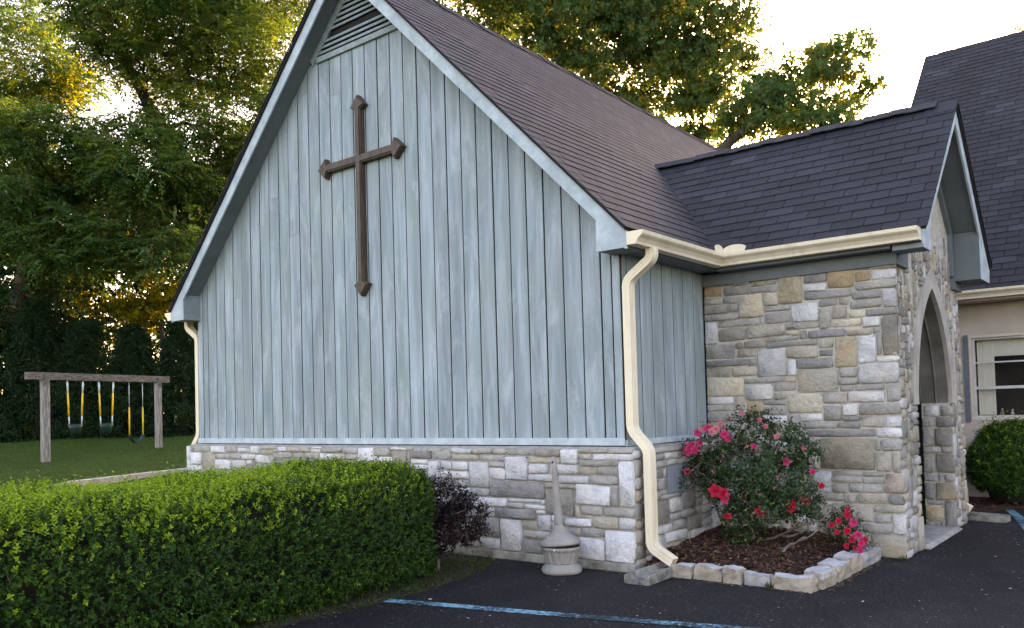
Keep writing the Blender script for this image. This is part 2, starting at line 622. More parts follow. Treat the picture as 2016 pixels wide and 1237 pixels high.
# gable boards
gable = MB()
gable.prism([(-W + .01, 1.02), (-.01, 1.02), (-.01, zmain(-.01) - .20), (XM, ZR - .20), (-W + .01, zmain(-.01) - .20)], 'y', 0.029, 0.036)
gable = gable.build('gable_wall', simple('groove_shadow_paint', (0.014, 0.018, 0.02), (0.028, 0.035, 0.038), 5, 0.9), chapel)
VZ = 5.775              # foot of the louvred vent
edges = [-W, -6.802] + [-6.672 + 0.2085 * k for k in range(32)] + [-0.094, 0.0]
SPLIT = {9: [4.25], 12: [5.42], 15: [5.28], 11: [3.72], 5: [3.05]}
for i in range(len(edges) - 1):
    x0, x1 = edges[i] + .0068, edges[i + 1] - .0068
    jy = R.uniform(-0.002, 0.003)
    prof = [(x0, .0285), (x0, .004 + jy), (x0 + .004, jy), (x1 - .004, jy), (x1, .004 + jy), (x1, .0285)]
    def top(x):
        z = zmain(x) - .115
        return min(z, VZ + .02) if abs(x - XM) < 0.83 else z
    cuts = [1.125] + SPLIT.get(i, []) + [None]
    for a, bb in zip(cuts[:-1], cuts[1:]):
        rb = [(x, y, a + (.0012 if a > 1.2 else 0)) for x, y in prof]
        rt = [(x, y, top(x) if bb is None else bb - .0012) for x, y in prof]
        if bb is None and x0 < XM < x1 and top(XM) > top(x0):
            pass
        b = MB()
        b.loft([rb, rt])
        b.m[0] = b.m[4] = b.m[5] = 1
        b.build('board', [m_siding, m_board_edge], gable)

# side boards
sidew = MB()
sidew.box(-.036, -.029, .04, PD, 1.02, ZE + .05)
sidew = sidew.build('side_wall', bpy.data.materials['groove_shadow_paint'], chapel)
se = [0.030, .118, .342, .56, .779, .991, 1.211, 1.441, 1.664]
for y0, y1 in zip(se[:-1], se[1:]):
    y0 += .0068
    y1 -= .0068
    prof = [(-.0285, y0), (-.004, y0), (0, y0 + .004), (0, y1 - .004), (-.004, y1), (-.0285, y1)]
    b = MB()
    b.loft([[(x, y, 1.125) for x, y in prof], [(x, y, ZE + .01) for x, y in prof]])
    b.m[0] = b.m[4] = b.m[5] = 1
    b.build('board', [m_siding, m_board_edge], sidew)
mb = MB()
mb.box(-W - .006, .006, -.018, .0, 1.107, 1.166)
mb.prism([(-.018, 1.166), (0, 1.166), (0, 1.178)], 'x', -W, 0)
mb.build('skirt_board', m_trim, chapel, bevel=.004)
mb = MB()
mb.box(.002, .018, .004, PD - .02, 1.10, 1.155)
mb.build('skirt_board', m_trim, chapel, bevel=.004)

# louvred vent
vb = MB()
vb.prism([(XM - .80, VZ - .02), (XM + .80, VZ - .02), (XM, VZ + .80)], 'y', 0.004, 0.026)
vent = vb.build('gable_vent', m_black, chapel)
b = MB()
b.box(XM - .70, XM + .70, -.032, -.004, VZ - .045, VZ + .022)
b.build('vent_sill', m_louvre, vent, bevel=.004)
for s in (-1, 1):
    b = MB()
    zt = lambda x: zmain(x) - .118
    xa, xb = XM + s * .83, XM
    b.prism([(xa, zt(xa)), (xb, zt(xb)), (xb, zt(xb) - .14), (xa + (-s) * .06, zt(xa) - .075)], 'y', -.026, -.003)
    b.build('vent_trim', m_louvre, vent)
z = VZ + 0.050
k = 0
while z < ZR - .34:
    hw = (ZR - .20 - z) / S1 - .06
    if k not in (3,) and hw > .05:
        b = MB()
        tl = 0.0 if k != 4 else 0.006
        b.loft([[(XM - hw, -.028, z), (XM - hw, -.022, z - .006), (XM - hw, -.006, z + .030), (XM - hw, -.010, z + .036)],
                [(XM + hw, -.028, z + tl), (XM + hw, -.022, z - .006 + tl), (XM + hw, -.006, z + .030), (XM + hw, -.010, z + .036)]])
        b.build('slat', m_louvre, vent)
    z += .0605
    k += 1

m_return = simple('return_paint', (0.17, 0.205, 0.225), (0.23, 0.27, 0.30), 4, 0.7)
# roof decks, fascia, soffit
def slope_deck(s):
    mb = MB()
    xe = XM + s * (W / 2 + EX)
    mb.prism([(XM, ZR), (xe, zmain(xe)), (xe, zmain(xe) - .03), (XM, ZR - .03)], 'y', -OV - .03, YB + .25)
    return mb.build('roof_slope', [m_deck], chapel)
deck_r = slope_deck(1)
deck_l = slope_deck(-1)
FZ = .185
for s in (1, -1):
    xe = XM + s * (W / 2 + EX)
    # rake board
    mb = MB()
    mb.prism([(XM, ZR - .032), (xe, zmain(xe) - .032), (xe, zmain(xe) - .032 - .155), (xe - s * .02, zmain(xe) - .032 - .155), (XM, ZR - .032 - FZ)], 'y', -OV, -OV + .022)
    mb.build('rake_board', m_trim, chapel, bevel=.003)
    # raking soffit
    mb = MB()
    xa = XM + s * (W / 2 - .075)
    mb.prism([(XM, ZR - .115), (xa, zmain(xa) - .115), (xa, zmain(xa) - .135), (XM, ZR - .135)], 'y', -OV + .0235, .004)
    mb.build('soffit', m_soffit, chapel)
    # boxed return
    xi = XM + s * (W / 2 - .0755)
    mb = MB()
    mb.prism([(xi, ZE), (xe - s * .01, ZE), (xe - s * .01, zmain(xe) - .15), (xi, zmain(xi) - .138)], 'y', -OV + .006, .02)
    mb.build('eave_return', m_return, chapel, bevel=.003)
    mb = MB()
    mb.prism([(xi - s * .002, ZE - .002), (xe - s * .01, ZE - .002), (xe - s * .01, zmain(xe) - .15), (xi - s * .002, zmain(xi) - .138)], 'y', -OV + .001, -OV + .0055)
    mb.build('return_panel', m_trim, chapel)
    # eave box running back
    mb = MB()
    x0 = XM + s * (W / 2 + .003)
    lo, hi = sorted((x0, xe - s * .006))
    mb.box(lo, hi, .022, YB, ZE + .004, ZE + .10)
    mb.build('eave_box', m_soffit, chapel)

# --- shingles
def tab_mesh(mat, w=.298, e=.150):
    mb = MB()
    c = .004
    mb.add([(0, 0, .001), (w, 0, .001), (w, e, -.004), (0, e, -.004), (0, 0, .010), (w, 0, .010), (w, e, .0025), (0, e, .0025)],
           [(0, 3, 2, 1), (4, 5, 6, 7), (0, 1, 5, 4), (1, 2, 6, 5), (2, 3, 7, 6), (3, 0, 4, 7)])
    return mb.mesh('shingle', mat)


class Slope:
    """a shingled roof plane: origin, eave direction u, upslope v, normal n"""
    def __init__(self, P, u, v, length, u0, u1, deck, ex=.143, tab=.305, ref=None):
        self.P, self.u, self.v = Vector(P), Vector(u).normalized(), Vector(v).normalized()
        self.n = self.u.cross(self.v).normalized()
        if self.n.z < 0:
            self.n = -self.n
        self.deck = deck
        self.tabs = []
        k = 0
        while k * ex < length - .02:
            s0, s1 = k * ex, min(k * ex + ex + .007, length)
            a0, a1, b0, b1 = u0(s0), u0(s1), u1(s0), u1(s1)
            start = -((k % 2) * tab / 2) - tab * 60 + R.uniform(-.012, .012)
            i0 = int((min(a0, a1) - start) // tab)
            x = start + i0 * tab
            while x < max(b0, b1):
                p0, p1 = x + .0035, x + tab - .0035
                if p0 >= max(a0, a1) and p1 <= min(b0, b1):
                    self.tabs.append((p0, p1, p0, p1, s0, s1, True))
                else:
                    q = (max(p0, a0), min(p1, b0), max(p0, a1), min(p1, b1))
                    if q[1] - q[0] > .005 or q[3] - q[2] > .005:
                        self.tabs.append((q[0], max(q[0] + .001, q[1]), q[2], max(q[2] + .001, q[3]), s0, s1, False))
                x += tab
            k += 1

    def at(self, a, s, h=0.0):
        return self.P + self.u * a + self.v * s + self.n * h

    def screen(self, t):
        c = self.at((t[0] + t[1]) / 2, (t[4] + t[5]) / 2) - CAM
        d = c.dot(fwd)
        if d < .2:
            return 0
        x, y = c.dot(right) / d, c.dot(up) / d
        if not (-.61 < x < .61 and -.30 < y < .46):
            return 0
        return max(0, -c.normalized().dot(self.n)) * (t[1] - t[0]) / (d * d)


def lay_shingles(slopes, mat, keep=300, hidden=None):
    cand = [(s.screen(t), i, j) for i, s in enumerate(slopes) for j, t in enumerate(s.tabs) if t[6] and not (hidden and hidden(s.at((t[0] + t[1]) / 2, t[4])))]
    cand = sorted([c for c in cand if c[0] > 0], reverse=True)[:keep]
    single = {(i, j) for _, i, j in cand}
    me = tab_mesh(mat)
    for i, s in enumerate(slopes):
        flip = s.u.cross(s.v).dot(s.n) < 0
        uu = -s.u if flip else s.u
        rot = Matrix((uu, s.v, s.n)).transposed()
        mb = MB()
        rnd = []
        for j, t in enumerate(s.tabs):
            if (i, j) in single:
                o = bpy.data.objects.new('shingle', me)
                COL.objects.link(o)
                o.parent = s.deck
                a = t[1] if flip else t[0]
                j1 = Matrix.Rotation(R.gauss(0, .004), 3, 'X') @ Matrix.Rotation(R.gauss(0, .004), 3, 'Z')
                o.rotation_euler = (rot @ j1).to_euler()
                o.location = s.at(a, t[4], .003) - world_loc(s.deck)
                continue
            lift = R.uniform(0, .002)
            dd = R.uniform(-.004, .004)
            P = s.at
            mb.add([P(t[0], t[4] + dd, .001), P(t[1], t[4] + dd, .001), P(t[3], t[5], -.003), P(t[2], t[5], -.003),
                    P(t[0], t[4] + dd, .0085 + lift), P(t[1], t[4] + dd, .0085 + lift), P(t[3], t[5], .005), P(t[2], t[5], .005)],
                   [(0, 3, 2, 1), (4, 5, 6, 7), (0, 1, 5, 4), (1, 2, 6, 5), (2, 3, 7, 6), (3, 0, 4, 7)])
            rnd += [R.random()] * 6
        o = mb.build('shingle_field', mat, s.deck, fix=False)
        at = o.data.attributes.new('rnd', 'FLOAT', 'FACE')
        at.data.foreach_set('value', rnd)
        tag(o, kind='stuff')


L1 = math.hypot(W / 2 + EX, S1 * (W / 2 + EX))
c1 = 1 / math.hypot(1, S1)
xe = XM + W / 2 + EX
main_r = Slope((xe + .025 * c1, -OV - .045, zmain(xe) - .025 * S1 * c1 + .002), (0, 1, 0), (-c1, 0, S1 * c1), L1 + .02, lambda s: 0.0, lambda s: YB + .5, deck_r)
xel = XM - W / 2 - EX
main_l = Slope((xel - .025 * c1, -OV - .045, zmain(xel) - .025 * S1 * c1 + .002), (0, 1, 0), (c1, 0, S1 * c1), L1 + .02, lambda s: 0.0, lambda s: 1.2, deck_l)

# porch roof
YE = 1.492             # porch eave edge
def porch_deck(s):
    mb = MB()
    ye = PM + s * (PM - YE)
    ze = zporch(ye)
    xv = lambda z: (ZR - z) / S1 + XM - .03
    t, bt = .03, .03
    mb.loft([[(xv(PR), PM, PR), (xv(ze), ye, ze), (xv(ze), ye, ze - bt), (xv(PR), PM, PR - bt)], [(PF + .02, PM, PR), (PF + .02, ye, ze), (PF + .02, ye, ze - bt), (PF + .02, PM, PR - bt)]])
    return mb.build('porch_roof_slope', m_deck, chapel)
pd_l = porch_deck(-1)
pd_r = porch_deck(1)
L2 = math.hypot(PM - YE, S2 * (PM - YE))
c2 = 1 / math.hypot(1, S2)
def xval(s):
    z = zporch(YE) + S2 * c2 * s
    return (ZR - z) / S1 + XM - .02
porch_l = Slope((0, YE - .02 * c2, zporch(YE) - .02 * S2 * c2 + .002), (1, 0, 0), (0, c2, S2 * c2), L2 + .02, xval, lambda s: PF + .035, pd_l, .1425)
porch_r = Slope((0, 2 * PM - YE + .02 * c2, zporch(YE) - .02 * S2 * c2 + .002), (1, 0, 0), (0, -c2, S2 * c2), L2 + .02, xval, lambda s: PF + .035, pd_r, .1425)
lay_shingles([main_r, main_l, porch_l, porch_r], m_shingle, 300,
             lambda p: p.y > PD - .2 + 0.0 and p.x > -1.4 and p.z < PR + .02 and abs(p.y - PM) < 1.7 and p.z < zporch(p.y) - .02)

# ridge caps
def cap_piece(x0, x1, lift, w=.15, drop=.12):
    return [[(x0, PM - w, PR - drop + lift), (x0, PM - w, PR - drop + lift + .008), (x0, PM, PR + lift + .016), (x0, PM + w, PR - drop + lift + .008), (x0, PM + w, PR - drop + lift), (x0, PM, PR + lift + .006)],
            [(x1, PM - w, PR - drop + lift - .004), (x1, PM - w, PR - drop + lift + .004), (x1, PM, PR + lift + .010), (x1, PM + w, PR - drop + lift + .004), (x1, PM + w, PR - drop + lift - .004), (x1, PM, PR + lift)]]
x = -1.42
k = 0
while x < 1.93:
    b = MB()
    sag = .010 * math.sin(k * 1.3) * .5
    b.loft(cap_piece(x, x + .165, .035 + .005 * (k % 2) + sag, .105, .075))
    b.build('ridge_cap', m_shingle, pd_l)
    x += .143
    k += 1
b = MB()
b.loft(cap_piece(1.93, PF + .03, .008, .15, .135))
b.build('ridge_cap', m_shingle, pd_l)
mb = MB()
prs = []
for k in range(64):
    y = -OV - .05 + k * .205
    j = .006 * math.sin(k * 1.7) + R.uniform(-.003, .003)
    w, d = .15, .15
    mb.loft([[(XM - w, y, ZR - d + .02 + j), (XM - w, y, ZR - d + .03 + j), (XM, y, ZR + .034 + j), (XM + w, y, ZR - d + .03 + j), (XM + w, y, ZR - d + .02 + j), (XM, y, ZR + .02 + j)],
             [(XM - w, y + .22, ZR - d + .012 + j), (XM - w, y + .22, ZR - d + .02 + j), (XM, y + .22, ZR + .024 + j), (XM + w, y + .22, ZR - d + .02 + j), (XM + w, y + .22, ZR - d + .012 + j), (XM, y + .22, ZR + .01 + j)]])
tag(mb.build('ridge_capping', m_deck, deck_r), kind='stuff')

# porch fascia, returns, soffit
for s in (-1, 1):
    ye = PM + s * (PM - YE)
    mb = MB()
    mb.prism([(PM, PR - .032), (ye, zporch(ye) - .032), (ye, zporch(ye) - .16), (ye - s * .02, zporch(ye) - .16), (PM, PR - .032 - .19)], 'x', PF - .022, PF)
    mb.build('porch_rake_board', m_trim, chapel, bevel=.003)
    mb = MB()
    yi = PM + s * (PM - 1.76) if s < 0 else 4.16
    mb.prism([(yi, 2.785), (ye - s * .006, 2.785), (ye - s * .006, zporch(ye) - .15), (yi, zporch(yi) - .138)], 'x', PL + .022, PF - .008)
    mb.build('porch_return', m_soffit if s > 0 else m_return, chapel, bevel=.003)
    mb = MB()
    mb.prism([(yi, 2.783), (ye - s * .006, 2.783), (ye - s * .006, zporch(ye) - .15), (yi, zporch(yi) - .138)], 'x', PF - .0075, PF - .003)
    mb.build('return_panel', m_trim, chapel)
    mb = MB()
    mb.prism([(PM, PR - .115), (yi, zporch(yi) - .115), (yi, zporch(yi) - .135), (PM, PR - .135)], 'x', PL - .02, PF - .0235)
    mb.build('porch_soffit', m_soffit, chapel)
    # frieze board with its short return on the front
    mb = MB()
    yo = PM + s * (PY / 2 + .022)
    yb = PM + s * (PY / 2 - .03)
    yr = PM + s * (PY / 2 - (.40 if s < 0 else .05))
    yr2 = PM + s * (PY / 2 - .40)
    lo, hi = sorted((yo, yb))
    mb.box(.004, PL + .02, lo, hi, 2.69, 2.81)
    lo, hi = sorted((yb + s * .0, yr))
    mb.prism([(yb, 2.69), (yr2, 2.69), (yr2, 2.83), (yb, 2.83)], 'x', PL - .03, PL + .02)
    mb.build('frieze_board', m_soffit, chapel)
    mb = MB()
    ya, zc = PM + s * (PY / 2 - .45), .135
    if s > 0:
        mb.prism([(yr + .0, 2.832), (ya - .0, 2.832), (ya, zporch(ya) - zc), (yr, zporch(yr) - zc)], 'x', PL - .03, PL + .0205)
    mb.prism([(PM, PR - zc), (ya, zporch(ya) - zc), (ya, zporch(ya) - zc - .13), (PM, PR - zc - .15)], 'x', PL - .03, PL + .019)
    mb.build('rake_frieze', m_soffit, chapel)
    mb = MB()
    lo, hi = sorted((ye + s * (-.004), PM + s * (PY / 2 - .02)))
    mb.box(.24, PL + .004, lo, hi, 2.812, 2.86)
    mb.build('porch_eave_box', m_soffit, chapel)

# gutters
GP = [(0, 0), (0, -.112), (.092, -.112), (.098, -.088), (.120, -.060), (.148, -.040), (.156, -.030), (.160, 0), (.148, 0), (.146, -.024), (.112, -.05), (.088, -.082), (.084, -.104), (.008, -.104), (.008, 0)]
GZ = 2.955
mb = MB()
mb.loft([[(EX + .002 + a, -OV - .005, GZ + z) for a, z in GP], [(EX + .002 + a, 1.502 - a, GZ + z) for a, z in GP], [(2.172, 1.502 - a, GZ + z) for a, z in GP]])
gut = mb.build('gutter', m_gutter, chapel)
for pts in ([(EX + .002 + a, -OV - .008, GZ + z) for a, z in GP[:8]],):
    b = MB()
    b.loft([pts, [(x, y + .004, z) for x, y, z in pts]])
    b.build('end_cap', m_gutter, gut)
b = MB()
pts = [(2.170, 1.502 - a, GZ + z) for a, z in GP[:8]]
b.loft([pts, [(x + .004, y, z) for x, y, z in pts]])
b.build('end_cap', m_gutter, gut)
# splash guard in the inner corner: two rounded lobes
for ax in (0, 1):
    b = MB()
    prof = [(0, 0)] + [(.135 - .135 * math.cos(t) * (1 if True else 1) + .0, .075 * math.sin(t) ** .7) for t in np.linspace(0.35, math.pi - .5, 10)] + [(.235, 0)]
    x0, y0 = EX + .150, 1.502 - .150
    if ax == 0:
        b.loft([[(x0 - .012 + a, y0, GZ - .02 + h + .02) for a, h in prof], [(x0 - .012 + a, y0 + .004, GZ - .02 + h + .02) for a, h in prof]])
    else:
        b.loft([[(x0, y0 + .012 - a * .8, GZ + h) for a, h in prof], [(x0 + .004, y0 + .012 - a * .8, GZ + h) for a, h in prof]])
    b.build('splash_guard', m_gutter, gut)
mb = MB()
mb.loft([[(-W - EX - .002 - a, -OV - .005, GZ + z) for a, z in GP], [(-W - EX - .002 - a, YB, GZ + z) for a, z in GP]])
gl_ = mb.build('gutter', m_gutter, chapel)
b = MB()
pts = [(-W - EX - .002 - a, -OV - .008, GZ + z) for a, z in GP[:8]]
b.loft([pts, [(x, y + .004, z) for x, y, z in pts]])
b.build('end_cap', m_gutter, gl_)
mb = MB()
yb = 2 * PM - 1.502
mb.loft([[(.30, yb + a, GZ + z) for a, z in GP], [(2.172, yb + a, GZ + z) for a, z in GP]])
gl_ = mb.build('gutter', m_gutter, chapel)
b = MB()
pts = [(2.170, yb + a, GZ + z) for a, z in GP[:8]]
b.loft([pts, [(x + .004, y, z) for x, y, z in pts]])
b.build('end_cap', m_gutter, gl_)


def downspout(path, y, parent, hx=.0375, hy=.0475, name='downspout', open_end=True):
    """rectangular pipe swept in the x-z plane at depth y (world units); path of (x, z) with rounded bends"""
    P = [Vector((a, b)) for a, b in path]
    pts = [P[0]]
    for i in range(1, len(P) - 1):
        d0 = (P[i - 1] - P[i]).normalized()
        d1 = (P[i + 1] - P[i]).normalized()
        r = min(.06, (P[i - 1] - P[i]).length * .45, (P[i + 1] - P[i]).length * .45)
        a, c = P[i] + d0 * r, P[i] + d1 * r
        for t in np.linspace(0, 1, 6):
            pts.append(a * (1 - t) ** 2 + P[i] * 2 * t * (1 - t) + c * t * t)
    pts.append(P[-1])
    g = .0035
    sec = []
    for k, (sx, sy) in enumerate([(-1, -1), (1, -1), (1, 1), (-1, 1)]):
        nx_, ny_ = [(1, -1), (1, 1), (-1, 1), (-1, -1)][k]
        sec.append((sx * hx, sy * hy))
        for t in (.2, .28, .36, .64, .72, .8):
            a = Vector((sx * hx, sy * hy))
            c = Vector((nx_ * hx, ny_ * hy))
            q = a.lerp(c, t)
            inw = Vector((-(q.x > hx - .001) + (q.x < -hx + .001), -(q.y > hy - .001) + (q.y < -hy + .001)))
            dep = g if t in (.28, .72) else 0
            sec.append((q.x + inw.x * dep, q.y + inw.y * dep))
    rings, inner = [], []
    for i, p in enumerate(pts):
        d = (pts[min(i + 1, len(pts) - 1)] - pts[max(i - 1, 0)]).normalized()
        n = Vector((d.y, -d.x))
        rings.append([(p.x + n.x * sx, y + sy, p.y + n.y * sx) for sx, sy in sec])
        inner.append([(p.x + n.x * sx * .95, y + sy * .95, p.y + n.y * sx * .95) for sx, sy in sec])
    mb = MB()
    mb.loft(rings + inner[::-1], True, False)
    return mb.build(name, m_gutter, parent)


ds = downspout([(.312, 2.85), (.312, 2.755), (.062, 2.585), (.062, 1.245), (.222, 1.075), (.222, .22), (.43, .105)], .032, chapel)
for z, xx in ((.62, .222), (1.00, .222), (1.30, .062), (2.20, .062), (2.52, .062), (.26, .222)):
    b = MB()
    b.box(xx - .0395, xx + .0395, .032 - .0495, .032 + .0495, z - .002, z + .002)
    b.build('seam', m_gutter, ds)
downspout([(-W - .31, 2.85), (-W - .31, 2.755), (-W - .05, 2.60), (-W - .05, 1.22), (-W - .21, 1.04), (-W - .21, .1)], .05, chapel)
downspout([(1.78, 2.85), (1.78, .22), (1.91, .14)], PB + .09, chapel, name='downspout')
# ------------------------------------------------------------------ stonework
# wall-plane rectangles in centimetres: left, right, bottom, top, colour class
STONES_GABLE = """-266,-257,105,110,T -256,-222,106,110,G -219,-201,106,110,T -199,-174,103,110,W -172,-146,102,110,G -145,-129,102,110,T -128,-114,108,110,T -128,-92,101,108,G -112,-94,108,110,T -259,-231,96,105,D -228,-202,96,104,G -200,-166,96,102,T -163,-131,95,102,G -267,-261,85,104,B -259,-236,91,96,W -259,-237,84,90,W -235,-218,77,95,W -216,-202,86,95,W -200,-178,86,95,W -215,-178,76,85,W -177,-151,68,95,W -150,-131,89,95,G -151,-132,78,89,W -130,-101,78,101,W -262,-238,77,84,G -233,-217,69,76,G -215,-199,69,75,G -197,-178,70,76,G -225,-213,61,67,W -211,-177,60,68,W -175,-152,61,68,G -151,-83,60,77,P -164,-129,50,60,W -182,-165,50,59,W -128,-89,57,60,W -128,-108,50,56,G -107,-84,50,55,W -154,-145,41,49,W -144,-94,40,50,D -155,-139,22,40,G -138,-111,8,41,W -109,-93,31,40,T -107,-79,23,30,G -112,-85,9,22,D -163,-138,9,20,W -92,-64,100,110,B -62,-43,106,110,W -41,-13,105,109,T -10,19,105,110,T -100,-64,94,100,T -63,-43,94,105,W -42,-29,100,104,G -28,20,98,104,W -41,-2,92,99,G -100,-80,85,93,W -73,-44,86,94,W -43,-22,84,93,B -22,-2,85,92,G -101,-68,76,84,W -66,-34,76,85,W -31,-2,76,84,G -1,20,58,97,W -82,-48,72,76,T -82,-49,46,71,B -47,-10,57,76,W -9,-2,57,74,G -88,-84,55,60,W -93,-81,46,49,W -41,-20,49,56,G -49,-42,48,56,T -18,20,50,57,G -48,-31,46,48,T -92,-77,30,46,W -69,-62,39,46,G -60,-31,37,45,W -30,-4,38,48,T -2,19,39,48,W -67,-43,29,38,G -42,-18,30,37,G -63,-19,6,28,W -17,17,6,37,W -702,-682,107,112,W -679,-658,108,112,T -657,-638,108,112,W -634,-620,108,112,T -618,-591,107,112,W -589,-571,109,111,G -570,-538,109,111,G -535,-496,104,111,T -492,-469,109,112,G -468,-455,109,111,G -454,-426,108,112,T -425,-400,108,112,W -399,-375,107,112,G -374,-352,107,112,W -351,-342,107,111,T -341,-315,107,111,G -314,-291,108,111,T -289,-257,105,111,W -256,-243,106,111,T -688,-650,100,108,G -643,-612,98,106,W -611,-586,100,106,G -584,-556,100,108,W -554,-529,98,108,W -528,-507,97,104,T -496,-479,102,108,W -477,-451,102,108,T -450,-433,102,108,T -432,-412,102,107,W -411,-372,101,107,G -372,-347,100,106,G -346,-318,94,107,W -318,-291,99,107,G -287,-262,84,105,B -260,-244,98,105,G -694,-669,83,99,W -668,-635,76,99,T -633,-601,90,98,G -600,-575,90,99,G -574,-544,90,99,W -543,-516,89,98,W -505,-483,96,101,G -482,-466,96,101,G -466,-444,96,101,G -443,-428,96,101,G -427,-416,96,101,G -415,-390,95,101,W -390,-366,96,101,T -366,-348,96,100,G -694,-672,75,82,W -634,-599,79,90,W -598,-566,81,90,W -703,-695,75,107,W -312,-289,92,98,W"""
STONES_PORCH = """-1,19,258,270,O 22,52,256,267,G 35,51,267,270,T 51,65,264,269,Y 67,78,264,269,T 52,79,256,263,G 80,103,242,269,Y 0,22,250,257,T 23,39,250,256,G 0,28,240,249,G 28,38,241,249,G 38,65,234,256,C 66,79,243,256,C 66,93,237,242,G 0,37,234,239,G 60,93,225,236,G 93,118,225,240,W 0,14,209,231,W 15,59,225,232,G 15,45,210,224,B 46,85,213,224,T 86,118,217,223,T 87,98,212,216,C 100,108,208,215,G 67,98,208,211,G 44,66,201,210,B 1,32,194,208,D 34,56,194,201,T 55,86,172,200,U 87,118,188,199,T 68,118,200,206,D 0,45,184,192,D 46,55,184,192,G 0,27,174,184,T 28,55,173,183,T 88,96,173,188,W -1,41,154,173,C 42,83,166,171,G 84,93,166,171,C 94,135,155,175,T 42,71,148,164,W 73,93,157,165,G 72,84,149,156,T 0,28,146,153,W 0,30,139,145,G 31,41,139,153,T 44,60,137,147,Y 61,83,144,148,G 61,83,136,143,G 85,120,136,154,C 0,44,130,138,G 108,127,260,270,D 105,126,253,260,W 129,154,252,270,O 156,168,258,265,O 169,194,257,265,W 154,168,267,270,T 169,194,266,270,T 156,195,248,256,G 106,150,244,252,D 151,177,241,249,D 151,176,231,240,G 178,198,231,248,W 120,136,238,244,D 138,149,237,243,T 120,130,217,236,G 131,146,225,236,T 147,162,225,232,C 163,197,223,230,D 99,119,217,224,G 131,158,216,223,C 159,174,214,223,W 176,196,187,222,B 100,143,208,215,D 144,166,208,213,T 168,175,208,213,G 172,176,190,207,G 133,154,177,206,Y 156,171,180,206,W 98,115,202,208,G 116,133,198,206,T 120,130,189,196,D 98,130,178,188,D 173,197,180,186,W 154,195,161,180,W 137,154,168,175,G 136,153,161,167,G 136,149,156,160,G 150,177,155,160,G 178,189,146,160,G 189,197,145,160,C 144,175,145,154,W 110,144,146,154,G 109,121,135,141,W 121,138,127,139,G 138,152,133,140,W 153,195,131,143,G 99,119,128,134,W 139,155,126,131,D 155,174,120,130,T 176,200,121,130,W 103,132,120,126,G 134,155,119,126,D 106,167,112,119,D 168,196,112,120,W 117,164,80,111,Z 166,170,98,110,T 173,193,99,110,G 166,179,79,98,T 181,187,79,98,G 188,200,80,99,C 106,116,82,91,T 106,126,66,80,W 127,154,75,79,G 155,174,74,79,G 127,153,68,74,G 154,172,69,74,G 174,194,59,78,R 141,172,60,68,G 126,141,60,66,G 113,135,51,58,G 136,149,51,58,T 149,174,50,59,T 177,196,51,59,D 165,193,42,49,T 114,126,46,50,W 126,163,35,49,T 114,124,34,46,T 160,178,32,40,G 179,195,24,41,W 154,178,22,31,G 114,140,15,32,T 159,194,3,22,T 142,159,10,21,T"""
STONES_SIDE = """24,73,103,110,G 74,93,103,109,D 94,107,103,108,D 22,48,97,102,G 49,83,95,102,W 85,109,98,102,D 22,31,89,95,G 32,51,89,95,G 54,74,90,94,G 75,83,89,94,G 84,108,88,97,D 22,44,80,88,G 21,33,71,79,G 33,48,70,78,G 22,37,61,68,G 38,80,59,65,G 21,54,38,59,B 50,79,46,59,W 81,106,46,62,D 57,74,39,45,G 76,106,39,45,D 23,56,28,36,W 58,86,30,38,G 88,117,25,37,B 118,141,24,31,D 122,141,38,43,G 119,142,32,37,D 46,87,19,29,W 22,44,12,27,W 45,86,11,18,T 98,139,15,24,W 143,162,19,42,W 164,184,19,38,G"""
STONES_JAMB = """174,191,93,112,B 162,172,93,112,G 173,192,62,83,B 162,172,64,83,G 172,191,32,51,Z 162,170,32,51,D 162,178,9,26,Y 179,190,2,31,D 163,177,126,135,W 178,191,127,134,G 162,173,113,124,G 174,191,113,125,D 162,176,84,91,G 179,190,84,92,G 162,173,52,62,G 173,179,52,62,G 180,191,52,62,G 163,176,26,32,G 162,172,1,8,G"""


